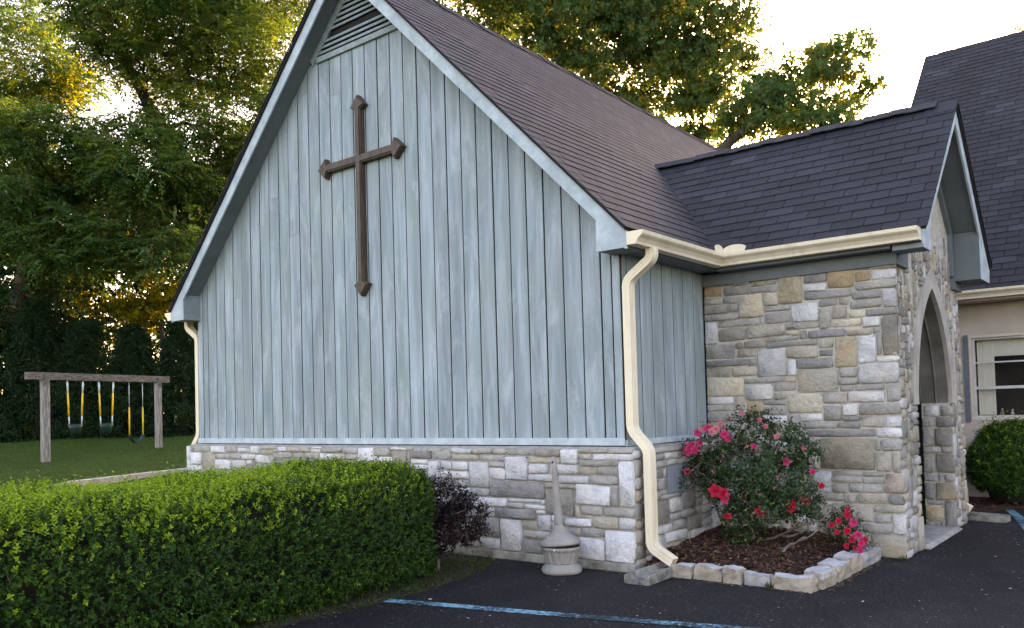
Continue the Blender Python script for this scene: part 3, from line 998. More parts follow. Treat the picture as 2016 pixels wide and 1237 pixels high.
def fill_wall(table, u0, u1, z0, z1, seed, blocked=None, palette='WGGDTGWTB', big=.0):
    """place the listed stones on a 1 cm grid, then fill what is left with random ashlar"""
    rs = random.Random(seed)
    nu, nz = int(round((u1 - u0) * 100)), int(round((z1 - z0) * 100))
    occ = np.zeros((nu, nz), dtype=bool)
    if blocked is not None:
        for i in range(nu):
            for j in range(nz):
                occ[i, j] = blocked(u0 + (i + .5) / 100, z0 + (j + .5) / 100)
    out = []
    items = []
    for w in table.split():
        a, b, c, d, k = w.split(',')
        items.append((int(a), int(b), int(c), int(d), k))
    ou, oz = int(round(u0 * 100)), int(round(z0 * 100))
    for a, b, c, d, k in items:
        a, b, c, d = max(a - ou, 0), min(b - ou, nu), max(c - oz, 0), min(d - oz, nz)
        if nz - d <= 2:
            d = nz
        if nu - b <= 3:
            b = nu
        if a <= 3:
            a = 0
        while b - a > 3 and d - c > 2 and occ[a:b, c:d].any():
            sub = occ[a:b, c:d]
            cost = [sub[0].sum() / sub.shape[1], sub[-1].sum() / sub.shape[1], sub[:, 0].sum() / sub.shape[0], sub[:, -1].sum() / sub.shape[0]]
            q = int(np.argmax(cost))
            if cost[q] == 0:
                break
            if q == 0: a += 1
            elif q == 1: b -= 1
            elif q == 2: c += 1
            else: d -= 1
        if b - a > 3 and d - c > 2 and not occ[a:b, c:d].any():
            occ[a:b, c:d] = True
            out.append((a, b, c, d, k))
    # grow listed stones over slivers
    for n, (a, b, c, d, k) in enumerate(out):
        for _ in range(3):
            if d < nz and not occ[a:b, d].any(): occ[a:b, d] = True; d += 1
            if c > 0 and not occ[a:b, c - 1].any(): occ[a:b, c - 1] = True; c -= 1
        for _ in range(2):
            if a > 0 and not occ[a - 1, c:d].any(): occ[a - 1, c:d] = True; a -= 1
            if b < nu and not occ[b, c:d].any(): occ[b, c:d] = True; b += 1
        out[n] = (a, b, c, d, k)
    for j in range(nz - 1, -1, -1):
        i = 0
        while i < nu:
            if occ[i, j]:
                i += 1
                continue
            mw = rs.choice([14, 18, 24, 30, 38, 46])
            mh = rs.choice([6, 7, 8, 9, 11, 13, 16])
            if rs.random() < big:
                mw, mh = rs.randint(20, 34), rs.randint(18, 30)
            w = 0
            while w < mw and i + w < nu and not occ[i + w, j]:
                w += 1
            left = 0
            while i + w + left < nu and left < 7 and not occ[i + w + left, j]:
                left += 1
            if left < 7:
                w += left
            h = 1
            while h < mh and j - h >= 0 and not occ[i:i + w, j - h].any():
                h += 1
            more = 0
            while more < 4 and j - h - more >= 0 and not occ[i:i + w, j - h - more].any():
                more += 1
            if more < 4:
                h += more
            occ[i:i + w, j - h + 1:j + 1] = True
            if w >= 4 and h >= 3:
                out.append((i, i + w, j - h + 1, j + 1, rs.choice(palette)))
            i += w
    return [(u0 + a / 100, u0 + b / 100, z0 + c / 100, z0 + d / 100, k) for a, b, c, d, k in out]


def stone_mesh(rect, frame, rs, gap=.0075):
    """rough-faced block; frame maps (u, z, outward) to world"""
    u0, u1, z0, z1, k = rect
    du, dz = u1 - u0, z1 - z0
    nu = 4 if du < .26 else 5
    nz = 4 if dz < .18 else 5
    g = min(gap, du * .08, dz * .08)
    cut = [[min(rs.uniform(0, .16), .028 / du) * du, min(rs.uniform(0, .2), .022 / dz) * dz] for _ in range(4)]
    big = min(1.0, (du * dz) / .05)
    rough = .003 + .006 * big
    base = rs.uniform(.010, .030) + .006 * big
    tl, tr = rs.uniform(-1, 1) * .006, rs.uniform(-1, 1) * .006
    eu, ew = min(.013 / du, .22), min(.011 / dz, .25)
    gu = [0.0] + list(np.linspace(eu, 1 - eu, nu - 2)) + [1.0]
    gw = [0.0] + list(np.linspace(ew, 1 - ew, nz - 2)) + [1.0]
    V, idx = [], {}
    for i in range(nu):
        for j in range(nz):
            a, b = gu[i], gw[j]
            u = u0 + g + (du - 2 * g) * a
            z = z0 + g + (dz - 2 * g) * b
            ed = i in (0, nu - 1) or j in (0, nz - 1)
            if i == 0 and j == 0: u += cut[0][0] * .5; z += cut[0][1] * .5
            if i == nu - 1 and j == 0: u -= cut[1][0] * .5; z += cut[1][1] * .5
            if i == 0 and j == nz - 1: u += cut[2][0] * .5; z -= cut[2][1] * .5
            if i == nu - 1 and j == nz - 1: u -= cut[3][0] * .5; z -= cut[3][1] * .5
            u += rs.uniform(-1, 1) * .0055
            z += rs.uniform(-1, 1) * .005 + tl * (a - .5)
            h = base + rs.uniform(-1, 1) * rough - (0.010 if ed else 0)
            idx[i, j] = len(V)
            V.append((u, z, h))
    F = [(idx[i, j], idx[i + 1, j], idx[i + 1, j + 1], idx[i, j + 1]) for i in range(nu - 1) for j in range(nz - 1)]
    rim = [idx[i, 0] for i in range(nu)] + [idx[nu - 1, j] for j in range(1, nz)] + [idx[i, nz - 1] for i in range(nu - 2, -1, -1)] + [idx[0, j] for j in range(nz - 2, 0, -1)]
    bk = []
    for r in rim:
        u, z, h = V[r]
        bk.append(len(V))
        V.append((u + (u0 + u1 - 2 * u) * .01, z + (z0 + z1 - 2 * z) * .01, -.03))
    n = len(rim)
    F += [(rim[i], bk[i], bk[(i + 1) % n], rim[(i + 1) % n]) for i in range(n)]
    return [frame(*v) for v in V], F


stone_jobs = []        # (screen size, rect, frame, parent, rng)


def queue_stones(rects, frame, parent, seed, nrm):
    rs = random.Random(seed)
    for r in rects:
        c = Vector(frame((r[0] + r[1]) / 2, (r[2] + r[3]) / 2, .02)) - CAM
        d = c.dot(fwd)
        vis = max(0.0, -c.normalized().dot(Vector(nrm)))
        if d < .3 or not (-.62 < c.dot(right) / d < .62 and -.31 < c.dot(up) / d < .47):
            vis = 0
        stone_jobs.append([vis * (r[1] - r[0]) * (r[3] - r[2]) / max(d, .3) ** 2, r, frame, parent, random.Random(rs.random())])


SY = -.105             # mortar face of the gable base
SX = .115              # mortar face of the side base
mb = MB()
mb.box(-W - .125, SX, SY, .0, .075, 1.045)
mb.prism([(SY - .015, 1.046), (.0, 1.046), (.0, 1.098), (SY - .015, 1.066)], 'x', -W - .125, SX)
base_front = mb.build('gable_stone_base', m_mortar, chapel)
rects = fill_wall(STONES_GABLE, -W - .14, .14, .08, 1.075, 3)
queue_stones(rects, lambda u, z, h: (u, SY - h, z), base_front, 31, (0, -1, 0))
mb = MB()
mb.box(.0, SX - .001, .002, PD - .01, .05, 1.045)
mb.prism([(.0, 1.046), (SX + .01, 1.046), (SX + .01, 1.062), (.0, 1.094)], 'y', .002, PD - .01)
base_side = mb.build('side_stone_base', m_mortar, chapel)
rects = fill_wall(STONES_SIDE, -.10, PD, .05, 1.07, 4, lambda u, z: (.52 < u < .93 and .63 < z < .89) or False)
queue_stones([r for r in rects], lambda u, z, h: (SX + h, u, z), base_side, 32, (1, 0, 0))
m_panel = simple('painted_panel', (0.185, 0.215, 0.25), (0.225, 0.26, 0.30), 4, 0.6)
mb = MB()
mb.box(SX, SX + .022, .525, .925, .635, .885)
mb.build('access_panel', m_panel, chapel, bevel=.003)
mb = MB()
mb.box(-W - .15, SX + .03, SY - .035, .0, -.05, .082)
mb.box(.0, SX + .03, .001, PD, -.05, .06)
mb.build('foundation', m_concrete_dirty, chapel, bevel=.006)

# porch side wall
mb = MB()
mb.box(.006, PL - .030, PD + .016, PD + .25, -.02, 2.81)
porch_side = mb.build('porch_side_wall', m_mortar_porch, chapel)
rects = fill_wall(STONES_PORCH, 0.0, PL + .005, 0.0, 2.695, 6)
queue_stones(rects, lambda u, z, h: (u, PD + .016 - h * .8, z), porch_side, 33, (0, -1, 0))

# porch front with a pointed arch
AC, AH, ASP, AAP = 3.075, .745, 1.40, 2.605
ARr = (AH * AH + (AAP - ASP) ** 2) / (2 * AH)


def arch_z(y, grow=0.0):
    h = AH + grow
    t = abs(y - AC)
    if t >= h:
        return ASP
    r = ARr + grow
    cx_ = AH - ARr                      # centre offset of each arc from the middle
    return ASP + math.sqrt(max(0, r * r - (t - cx_) ** 2))


GX = PL - .024
mb = MB()
for a, b in ((PD + .02, AC - AH), (AC + AH, PB - .02)):
    n = 8
    for k in range(n):
        y0, y1 = a + (b - a) * k / n, a + (b - a) * (k + 1) / n
        mb.add([(GX, y0, -.02), (GX, y1, -.02), (GX, y1, zporch(y1) - .12), (GX, y0, zporch(y0) - .12), (GX - .29, y0, -.02), (GX - .29, y1, -.02), (GX - .29, y1, zporch(y1) - .12), (GX - .29, y0, zporch(y0) - .12)],
               [(0, 1, 2, 3), (5, 4, 7, 6), (0, 4, 5, 1)] + ([(0, 3, 7, 4)] if k == 0 else []) + ([(1, 5, 6, 2)] if k == n - 1 else []))
n = 40
for k in range(n):
    y0, y1 = AC - AH + 2 * AH * k / n, AC - AH + 2 * AH * (k + 1) / n
    z0, z1 = arch_z(y0), arch_z(y1)
    mb.add([(GX, y0, z0), (GX, y1, z1), (GX, y1, zporch(y1) - .12), (GX, y0, zporch(y0) - .12), (GX - .29, y0, z0), (GX - .29, y1, z1), (GX - .29, y1, zporch(y1) - .12), (GX - .29, y0, zporch(y0) - .12)],
           [(0, 1, 2, 3), (5, 4, 7, 6)])
porch_front = mb.build('porch_front_wall', m_mortar_porch, chapel, fix=False)


def front_blocked(u, z):
    if z > zporch(u) - .13:
        return True
    if abs(u - AC) < AH + .005 and z < ASP:
        return True
    return abs(u - AC) < AH + .18 and ASP <= z < arch_z(u, .18)


rects = fill_wall('', PD - .005, PB + .005, 0.0, 4.36, 9, front_blocked, 'WGTGTWBCTGD', .10)
queue_stones(rects, lambda u, z, h: (GX + h, u, z), porch_front, 34, (1, 0, 0))

# concrete arch band and soffit
mb = MB()
ysr = list(np.linspace(AC - AH, AC, 22)) + list(np.linspace(AC, AC + AH, 22))[1:]
def arc_pts(grow):
    pts = []
    h = AH + grow
    r = ARr + grow
    cx_ = AH - ARr
    a_end = math.acos(max(-1, min(1, (0 - cx_) / r)))
    left = [(AC - (cx_ + r * math.cos(t)), ASP + r * math.sin(t)) for t in np.linspace(0, a_end, 22)]
    rightp = [(AC + (cx_ + r * math.cos(t)), ASP + r * math.sin(t)) for t in np.linspace(a_end, 0, 22)]
    return left + rightp[1:]
inn, outp = arc_pts(0.0), arc_pts(.195)
rings = []
for (yi, zi), (yo, zo) in zip(inn, outp):
    rings.append([(GX - .012, yi, zi), (GX + .030, yi, zi), (GX + .030, yo, zo), (GX - .012, yo, zo)])
mb.loft(rings)
arch = mb.build('arch_surround', m_arch, chapel)
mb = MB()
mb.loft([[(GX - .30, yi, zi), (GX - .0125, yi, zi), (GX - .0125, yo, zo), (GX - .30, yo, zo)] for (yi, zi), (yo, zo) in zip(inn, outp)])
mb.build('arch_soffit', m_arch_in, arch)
mb = MB()
rings = []
for (yi, zi), (y2, z2) in zip(inn, arc_pts(-.022)):
    rings.append([(GX - .145, yi, zi + .001), (GX - .135, y2, z2), (GX - .125, yi, zi + .001)])
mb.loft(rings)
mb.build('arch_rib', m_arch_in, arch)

# jambs
mb = MB()
mb.box(GX - .288, GX - .004, AC + AH - .006, AC + AH + .03, -.02, ASP - .001)
jamb = mb.build('jamb', m_mortar_porch, chapel)
rects = fill_wall(STONES_JAMB, GX - .29, GX + .03, 0.02, ASP - .02, 12)
queue_stones(rects, lambda u, z, h: (u, AC + AH - .006 - h, z), jamb, 35, (0, -1, 0))
mb = MB()
mb.box(GX - .288, GX - .004, AC - AH - .03, AC - AH + .006, -.02, ASP - .001)
jamb2 = mb.build('jamb', m_mortar_porch, chapel)

# porch interior
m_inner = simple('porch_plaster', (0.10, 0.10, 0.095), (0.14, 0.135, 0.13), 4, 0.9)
mb = MB()
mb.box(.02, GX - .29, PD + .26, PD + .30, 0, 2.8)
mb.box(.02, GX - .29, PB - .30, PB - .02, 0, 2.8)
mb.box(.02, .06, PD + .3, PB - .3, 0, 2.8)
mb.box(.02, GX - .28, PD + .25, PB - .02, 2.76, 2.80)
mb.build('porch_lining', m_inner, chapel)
mb = MB()
mb.box(PL - .4, PL - .028, PB - .25, PB - .022, -.02, 2.80)
mb.box(.0, PL - .028, PB - .03, PB - .018, -.02, 2.80)
mb.build('porch_back_wall', m_mortar_porch, chapel)
mb = MB()
mb.box(.062, .10, 2.6, 3.5, .04, 2.1)
door = mb.build('door', m_cross, chapel, bevel=.004)
for y0, y1 in ((2.68, 3.0), (3.1, 3.42)):
    for z0, z1 in ((.25, .95), (1.1, 1.95)):
        b = MB()
        b.box(.098, .108, y0, y1, z0, z1)
        b.build('panel', m_cross, door, bevel=.004)
b = MB()
b.lathe([(.0, 0), (.012, 0), (.012, .03), (.026, .04), (.026, .065), (0, .07)], (.10, 2.66, 1.05), 12, axis=Vector((1, 0, 0)))
b.build('handle', m_bolt, door, True)
mb = MB()
mb.prism([(.02, -.02), (PL + .05, -.02), (PL + .05, .018), (PL - .0, .035), (.02, .04)], 'y', AC - AH - .0, AC + AH + .0)
mb.build('threshold', m_concrete, chapel)

# build the stones: the 300 largest in view on their own, the small rest joined per wall
stone_jobs.sort(key=lambda t: -t[0])
rest = {}
for n, (a, r, frame, parent, rs) in enumerate(stone_jobs):
    V, F = stone_mesh(r, frame, rs)
    mi = STONE_KEYS.index(r[4])
    if n < 300 and a > 0:
        b = MB()
        b.add(V, F)
        b.build('stone', stone_mats[mi], parent, True)
    else:
        q = rest.setdefault(parent.name, (MB(), parent))
        q[0].cur = mi
        q[0].add(V, F)
for nm, (mb, parent) in rest.items():
    tag(mb.build('stone_infill', stone_mats, parent, True), kind='stuff')

# ------------------------------------------------------------------ cross
CXc, CZa = -3.395, 4.391
def tip(L, wid, neck, sh):
    """half outline of a pointed end: along, across"""
    return [(L - neck - .012, sh), (L - neck, wid), (L, 0), (L - neck, -wid), (L - neck - .012 , -sh)]
sh = .047
poly = []
up_ = CZa
for ang, L in ((0, .728), (90, 5.14 - CZa), (180, .728), (270, CZa - 2.803)):
    ca, sa = round(math.cos(math.radians(ang))), round(math.sin(math.radians(ang)))
    pts = [(L - .175, -sh), (L - .135, -.122), (L, 0), (L - .135, .122), (L - .175, sh), (sh, sh)]
    poly += [(CXc + a * ca - b * sa, CZa + a * sa + b * ca) for a, b in pts]
bm = bmesh.new()
vs = [bm.verts.new((x, -.070, z)) for x, z in poly]
f = bm.faces.new(vs)
bm.normal_update()
if f.normal.y > 0:
    f.normal_flip()
ex = bmesh.ops.extrude_face_region(bm, geom=[f])
for v in [g for g in ex['geom'] if isinstance(g, bmesh.types.BMVert)]:
    v.co.y = -.006
front = [q for q in bm.faces if abs(q.calc_center_median().y + .070) < .001][0]
bmesh.ops.inset_region(bm, faces=[front], thickness=.016, depth=0)
front = max([q for q in bm.faces if len(q.verts) > 8 and abs(q.calc_center_median().y + .070) < .001], key=lambda q: q.calc_area())
bmesh.ops.inset_region(bm, faces=[front], thickness=.004, depth=-.014)
bmesh.ops.recalc_face_normals(bm, faces=bm.faces)
for v in bm.verts:
    v.co -= Vector((CXc, -.04, 2.803))
me = bpy.data.meshes.new('cross')
bm.to_mesh(me)
bm.free()
me.materials.append(m_cross)
cross = tag(link('cross', me, None, (CXc, -.04, 2.803)), 'brown wooden cross with pointed ends mounted on the grey gable', 'cross')
for x, z in ((CXc - .615, CZa), (CXc + .615, CZa), (CXc, 2.93)):
    b = MB()
    b.lathe([(.0, 0), (.011, 0), (.009, .006), (0, .008)], (x, -.058, z), 10, axis=Vector((0, -1, 0)))
    b.build('bolt', m_bolt, cross, True)
# ------------------------------------------------------------------ hall on the right
HX0, HX1, HY = 0.32, 14.0, 7.0
hall = root('hall', (7, HY, 0), 'tan rendered hall with steep dark shingle roof beyond the porch', 'building')
wx0, wx1, wz0, wz1 = 1.535, 3.10, 1.125, 2.335
mb = MB()
mb.box(HX0, wx0, HY, HY + .2, 0, 2.84)
mb.box(wx1, HX1, HY, HY + .2, 0, 2.84)
mb.box(wx0, wx1, HY, HY + .2, 0, wz0)
mb.box(wx0, wx1, HY, HY + .2, wz1, 2.84)
mb.build('wall', m_stucco, hall)
mb = MB()
mb.prism([(HY, 0), (17.3, 0), (17.3, 2.8), (12.15, 8.2), (HY, 2.84)], 'x', HX0 + .0, HX0 + .2)
mb.build('end_wall', m_stucco, hall)
mb = MB()
mb.box(wx0 - .6, wx1 + 1.2, HY + 1.6, HY + 1.7, 0, 2.84)
mb.box(HX0 + .2, HX1, HY + .2, HY + 1.6, .0, .02)
mb.box(HX0 + .2, HX1, HY + .2, HY + 1.6, 2.80, 2.84)
mb.build('room', simple('room_wall', (0.045, 0.04, 0.036), (0.07, 0.06, 0.055), 4, 0.9), hall)
HE, HZ0 = 6.62, 2.925
HR_Y = 12.09
HR_Z = HZ0 + (HR_Y - HE)
hx_l = 0.087
def hall_deck(s):
    mb = MB()
    ye = HR_Y + s * (HR_Y - HE)
    mb.prism([(HR_Y, HR_Z), (ye, HZ0), (ye, HZ0 - .03), (HR_Y, HR_Z - .03)], 'x', hx_l, HX1 + .2)
    return mb.build('hall_roof_slope', m_deck, hall)
hd = hall_deck(-1)
hall_deck(1)
rt = math.sqrt(.5)
hs = Slope((0, HE - .02, HZ0 - .018), (1, 0, 0), (0, rt, rt), (HR_Y - HE) / rt + .02, lambda s: hx_l - .01, lambda s: 5.2, hd, .1475, .31)
lay_shingles([hs], m_shingle_hall, 300, lambda p: p.z < 3.2 and p.x < 1.2 or (p.x < 1.0 and p.z < 5.2))
mb = MB()
for k in range(50):
    x = hx_l + .28 * k
    mb.loft([[(x, HR_Y - .14, HR_Z - .125), (x, HR_Y, HR_Z + .028), (x, HR_Y + .14, HR_Z - .125)], [(x + .3, HR_Y - .14, HR_Z - .135), (x + .3, HR_Y, HR_Z + .016), (x + .3, HR_Y + .14, HR_Z - .135)]])
tag(mb.build('ridge_capping', m_shingle_hall, hd), kind='stuff')
mb = MB()
mb.prism([(HR_Y, HR_Z - .032), (HE, HZ0 - .032), (HE, HZ0 - .18), (HR_Y, HR_Z - .22)], 'x', hx_l + .01, hx_l + .035)
mb.build('rake_board', m_tantrim, hall)
mb = MB()
mb.box(hx_l + .05, HX1, HE + .005, HY + .0, 2.79, 2.83)
mb.build('soffit', m_tantrim, hall)
mb = MB()
mb.loft([[(hx_l + .02, HE - .002 - a, HZ0 + .005 + z) for a, z in GP], [(HX1, HE - .002 - a, HZ0 + .005 + z) for a, z in GP]])
mb.build('gutter', m_gutter, hall)
# window
mb = MB()
def frame4(mb, x0, x1, y0, y1, z0, z1, t):
    mb.box(x0, x0 + t, y0, y1, z0, z1)
    mb.box(x1 - t, x1, y0, y1, z0, z1)
    mb.box(x0 + t, x1 - t, y0, y1, z0, z0 + t)
    mb.box(x0 + t, x1 - t, y0, y1, z1 - t, z1)
frame4(mb, wx0 + .001, wx1 - .001, HY - .012, HY + .12, wz0 + .001, wz1 - .001, .035)
win = mb.build('window', m_tantrim, hall)
mb = MB()
frame4(mb, wx0 + .038, wx1 - .038, HY + .03, HY + .08, wz0 + .037, wz1 - .037, .03)
mb.box(wx0 + .068, wx1 - .068, HY + .035, HY + .075, 1.565, 1.605)
mb.box(wx0 + .068, wx1 - .068, HY + .045, HY + .07, 1.935, 1.955)
mb.build('sash', m_alum, win)
m_glass, nt, b = new_mat('window_glass')
b.inputs['Base Color'].default_value = (0.03, 0.035, 0.04, 1)
b.inputs['Roughness'].default_value = 0.03
b.inputs['Alpha'].default_value = 0.13
b.inputs['Specular IOR Level'].default_value = 0.7
for z0, z1 in ((wz0 + .067, 1.565), (1.605, 1.935), (1.955, wz1 - .067)):
    b = MB()
    b.box(wx0 + .068, wx1 - .068, HY + .056, HY + .060, z0, z1)
    b.build('pane', m_glass, win)
x = wx0 + .08
k = 0
while x < 1.80:
    b = MB()
    a = .35 + .1 * math.sin(k * 2.1)
    b.loft([[(x, HY + .13, wz0 + .075), (x + .034, HY + .13 + .03 * a, wz0 + .075), (x + .034, HY + .133 + .03 * a, wz0 + .075), (x, HY + .133, wz0 + .075)],
            [(x, HY + .13, wz1 - .05), (x + .034, HY + .13 + .03 * a, wz1 - .05), (x + .034, HY + .133 + .03 * a, wz1 - .05), (x, HY + .133, wz1 - .05)]])
    b.build('blind_slat', m_blind, win)
    x += .036
    k += 1
b = MB()
b.box(1.815, wx1, HY + .14, HY + .16, 2.03, wz1 - .04)
b.build('valance', m_blind, win)
b = MB()
b.box(wx0 - .058, wx0 - .012, HY - .045, HY - .002, wz0 - .02, wz1 + .01)
b.build('shutter_edge', m_navy, hall)
m_fig = simple('glazed_figurine', (0.35, 0.33, 0.31), (0.62, 0.60, 0.58), 30, 0.4)
m_fig2 = simple('brown_figurine', (0.16, 0.09, 0.05), (0.42, 0.32, 0.24), 30, 0.4)
for x, mt, lab, sc in ((1.905, m_fig2, 'little brown and pale figurine on the hall window sill', 1.0), (2.03, m_fig, 'little white figurine on the hall window sill', .9)):
    b = MB()
    b.lathe([(.0, 0), (.028 * sc, 0), (.03 * sc, .012), (.018 * sc, .03), (.026 * sc, .06 * sc), (.016 * sc, .085 * sc), (.010 * sc, .09 * sc), (.018 * sc, .105 * sc), (.015 * sc, .122 * sc), (0, .13 * sc)], (x, HY + .10, wz0 + .035), 12)
    tag(b.build('figurine', mt, None, True), lab, 'figurine')

# ------------------------------------------------------------------ splash blocks
def splash_block(c, length, width, ang, label):
    ca, sa = math.cos(ang), math.sin(ang)
    def T(x, y, z):
        return (c[0] + x * ca - y * sa, c[1] + x * sa + y * ca, c[2] + z)
    mb = MB()
    w, l = width / 2, length
    pr = [(-w, 0), (w, 0), (w, .085), (w * .78, .088), (w * .66, .045), (w * .3, .04), (w * .24, .05), (w * .17, .04), (-w * .17, .04), (-w * .24, .05), (-w * .3, .04), (-w * .66, .045), (-w * .78, .088), (-w, .085)]
    rings = []
    for t, k in ((0, 1), (.06, 1), (.5, .96), (.94, .88), (1, .84)):
        rings.append([T(x * (.86 + .14 * t), t * l, z * k + (.03 if (t == 0 and z > .03 and abs(x) < w * .7) else 0)) for x, z in pr])
    mb.loft(rings)
    o = mb.build('splash_block', m_concrete_dirty2, None, bevel=.004)
    return tag(o, label, 'splash block', 'splash blocks under the downspouts')
m_concrete_dirty2 = simple('stained_concrete', (0.10, 0.098, 0.09), (0.31, 0.30, 0.275), 9, 0.92, 0.5, 70)
splash_block((.375, .10, .004), .62, .23, math.pi, 'grey concrete splash block below the cream downspout beside the mulch bed')
splash_block((1.86, 4.70, .004), .42, .2, -math.pi / 2 - .12, 'pale concrete splash block at the far side of the porch')

# ------------------------------------------------------------------ ashtray urn
UX, UY = -.45, -.40
urn = root('cigarette_receptacle', (UX, UY, .004), 'grey plastic cigarette receptacle with tall leaning neck against the stone base', 'ashtray')
b = MB()
lobes = lambda t, z: 1 + .045 * math.cos(4 * t + .5) * max(0, 1 - z / .075)
b.lathe([(0, 0), (.165, 0), (.182, .010), (.186, .028), (.178, .048), (.160, .064), (.142, .076), (.136, .088), (0, .088)], (UX, UY, .004), 48, lobes)
b.build('foot', m_urn, urn, True)
b = MB()
flute = lambda t, z: 1 - (.07 if (math.sin(15 * t) > .55) else 0) * (1 if .10 < z < .205 else 0)
b.lathe([(0, .088), (.134, .088), (.140, .096), (.143, .102), (.150, .125), (.160, .16), (.168, .19), (.172, .204), (.174, .206), (.176, .232), (.170, .236), (.162, .23), (0, .20)], (UX, UY, .004), 90, flute)
b.build('bowl', m_urn, urn, True)
ax = Vector((-.095, .02, 1)).normalized()
b = MB()
b.lathe([(.168, .012), (.182, .0), (.186, .012), (.184, .030), (.172, .045), (.150, .062), (.118, .082), (.088, .105), (.064, .132), (.048, .158), (.040, .178), (.036, .186), (0, .19)], (UX - .004, UY, .245), 48, None, ax)
lid = b.build('lid', m_urn, urn, True)
b = MB()
b.lathe([(0, -.02), (.150, -.02), (.150, .02), (0, .02)], (UX, UY, .235), 32, None, ax)
b.build('dark_opening', m_black, lid)
nb = Vector((UX - .004, UY, .245)) + ax * .18
axn = Vector((-.10, .05, 1)).normalized()
b = MB()
rib = lambda t, z: 1 + .07 * (1 if math.sin(12 * t) > 0 else -1) * (1 if .01 < z < .50 else 0)
b.lathe([(.0, 0), (.039, 0), (.0385, .012), (.036, .12), (.031, .30), (.0268, .46), (.0262, .50), (.0275, .505), (.0275, .515), (.0255, .52), (.0248, .59), (.022, .603), (0, .606)], nb, 48, rib, axn)
neck = b.build('neck', m_urn, lid, True)
b = MB()
hp = nb + axn * .555 + Vector((.003, -.0235, 0))
b.lathe([(.0, -.004), (.0105, -.004), (.0105, .003), (0, .003)], hp, 14, None, Vector((0, -1, .05)).normalized())
b.build('ash_hole', m_black, lid)
b = MB()
b.lathe([(0, 0), (.036, 0), (.034, .006), (0, .008)], Vector((UX - .075, UY - .105, .315)), 24, None, Vector((-.42, -.62, .66)).normalized())
b.build('emblem_disc', m_urn, lid, True)
b = MB()
b.lathe([(0, 0), (.008, 0), (.008, .006), (0, .008)], Vector((UX + .045, UY - .170, .225)), 10, None, Vector((.25, -.97, 0)))
b.build('latch', m_bolt, urn, True)

# ------------------------------------------------------------------ mulch beds and edging stones
def mound(name, xs, ys, zf, mat, label):
    V = [(x, y, zf(x, y)) for x in xs for y in ys]
    n = len(ys)
    F = [(i * n + j, (i + 1) * n + j, (i + 1) * n + j + 1, i * n + j + 1) for i in range(len(xs) - 1) for j in range(n - 1)]
    mb = MB()
    mb.add(V, F)
    return tag(mb.build(name, mat, None, True, fix=False), label, kind='structure')
def bed_z(x, y):
    e = min((x - .10) / .25, 1) if x < .35 else 1
    m = min(1, max(0, (1.62 - x) / .5)) * min(1, max(0, (y + .02) / .5))
    return .035 + .10 * m + .06 * max(0, min(1, (y - .5) / 1.0)) + .008 * math.sin(9 * x + 5 * y) + .006 * math.sin(21 * x - 17 * y)
mound('mulch_bed', np.linspace(.08, 1.64, 40), np.linspace(.02, PD + .02, 42), bed_z, m_mulch, 'raised bed of red-brown mulch in the corner by the porch')
def bed2_z(x, y):
    return .02 + .05 * float(sstep(5.4, 6.4, y)) + .006 * math.sin(11 * x + 7 * y)
poly2 = [(1.0, 4.9), (1.85, 5.0), (1.98, 5.4), (2.02, 5.75), (2.12, 6.0), (2.3, 6.15), (3.2, 6.28), (6, 6.3), (6, 7.02), (1.0, 7.02)]
mb = MB()
mb.prism(poly2, 'z', .0, .035)
tag(mb.build('mulch_bed', m_mulch), 'strip of brown mulch below the hall window', kind='structure')

def chips(name, n, fn, label):
    xy = fn(n)
    cx_, cy_, cz_ = xy
    n = len(cx_)
    ang = rng.uniform(0, 2 * np.pi, n)
    L = rng.uniform(.008, .030, n)
    Wd = rng.uniform(.003, .008, n)
    tilt = rng.normal(0, .35, n)
    d = np.stack([np.cos(ang) * np.cos(tilt), np.sin(ang) * np.cos(tilt), np.sin(tilt)], -1) * L[:, None]
    s = np.stack([-np.sin(ang), np.cos(ang), rng.normal(0, .3, n)], -1) * Wd[:, None]
    c = np.stack([cx_, cy_, cz_ + rng.uniform(.001, .010, n)], -1)
    P = np.stack([c - d - s, c + d - s, c + d + s, c - d + s], 1)
    return tag(quads(name, P, m_chips), label, kind='stuff')
m_chips, nt, b = new_mat('bark_chips')
g = node(nt, 'ShaderNodeNewGeometry')
c_ = ramp(nt, g.outputs['Random Per Island'], [(0, (0.020, 0.009, 0.006)), (.55, (0.075, 0.030, 0.018)), (.9, (0.15, 0.065, 0.037)), (1, (0.33, 0.20, 0.11))])
nt.links.new(c_, b.inputs['Base Color'])
b.inputs['Roughness'].default_value = .9
def in_bed(n):
    x = rng.uniform(.12, 1.62, n)
    y = rng.uniform(.03, PD, n)
    return x, y, np.array([bed_z(a, c) for a, c in zip(x, y)])
chips('mulch', 9000, in_bed, 'shredded red-brown bark mulch round the rose bushes')
def in_bed2(n):
    x = rng.uniform(1.0, 4.5, n)
    y = rng.uniform(4.95, 7.0, n)
    k = y > np.interp(x, [1.0, 1.85, 1.98, 2.02, 2.12, 2.3, 3.2, 6], [4.9, 5.0, 5.4, 5.75, 6.0, 6.15, 6.28, 6.3])
    return x[k], y[k], np.full(k.sum(), .036)
chips('mulch', 6000, in_bed2, 'shredded bark mulch under the hall window')

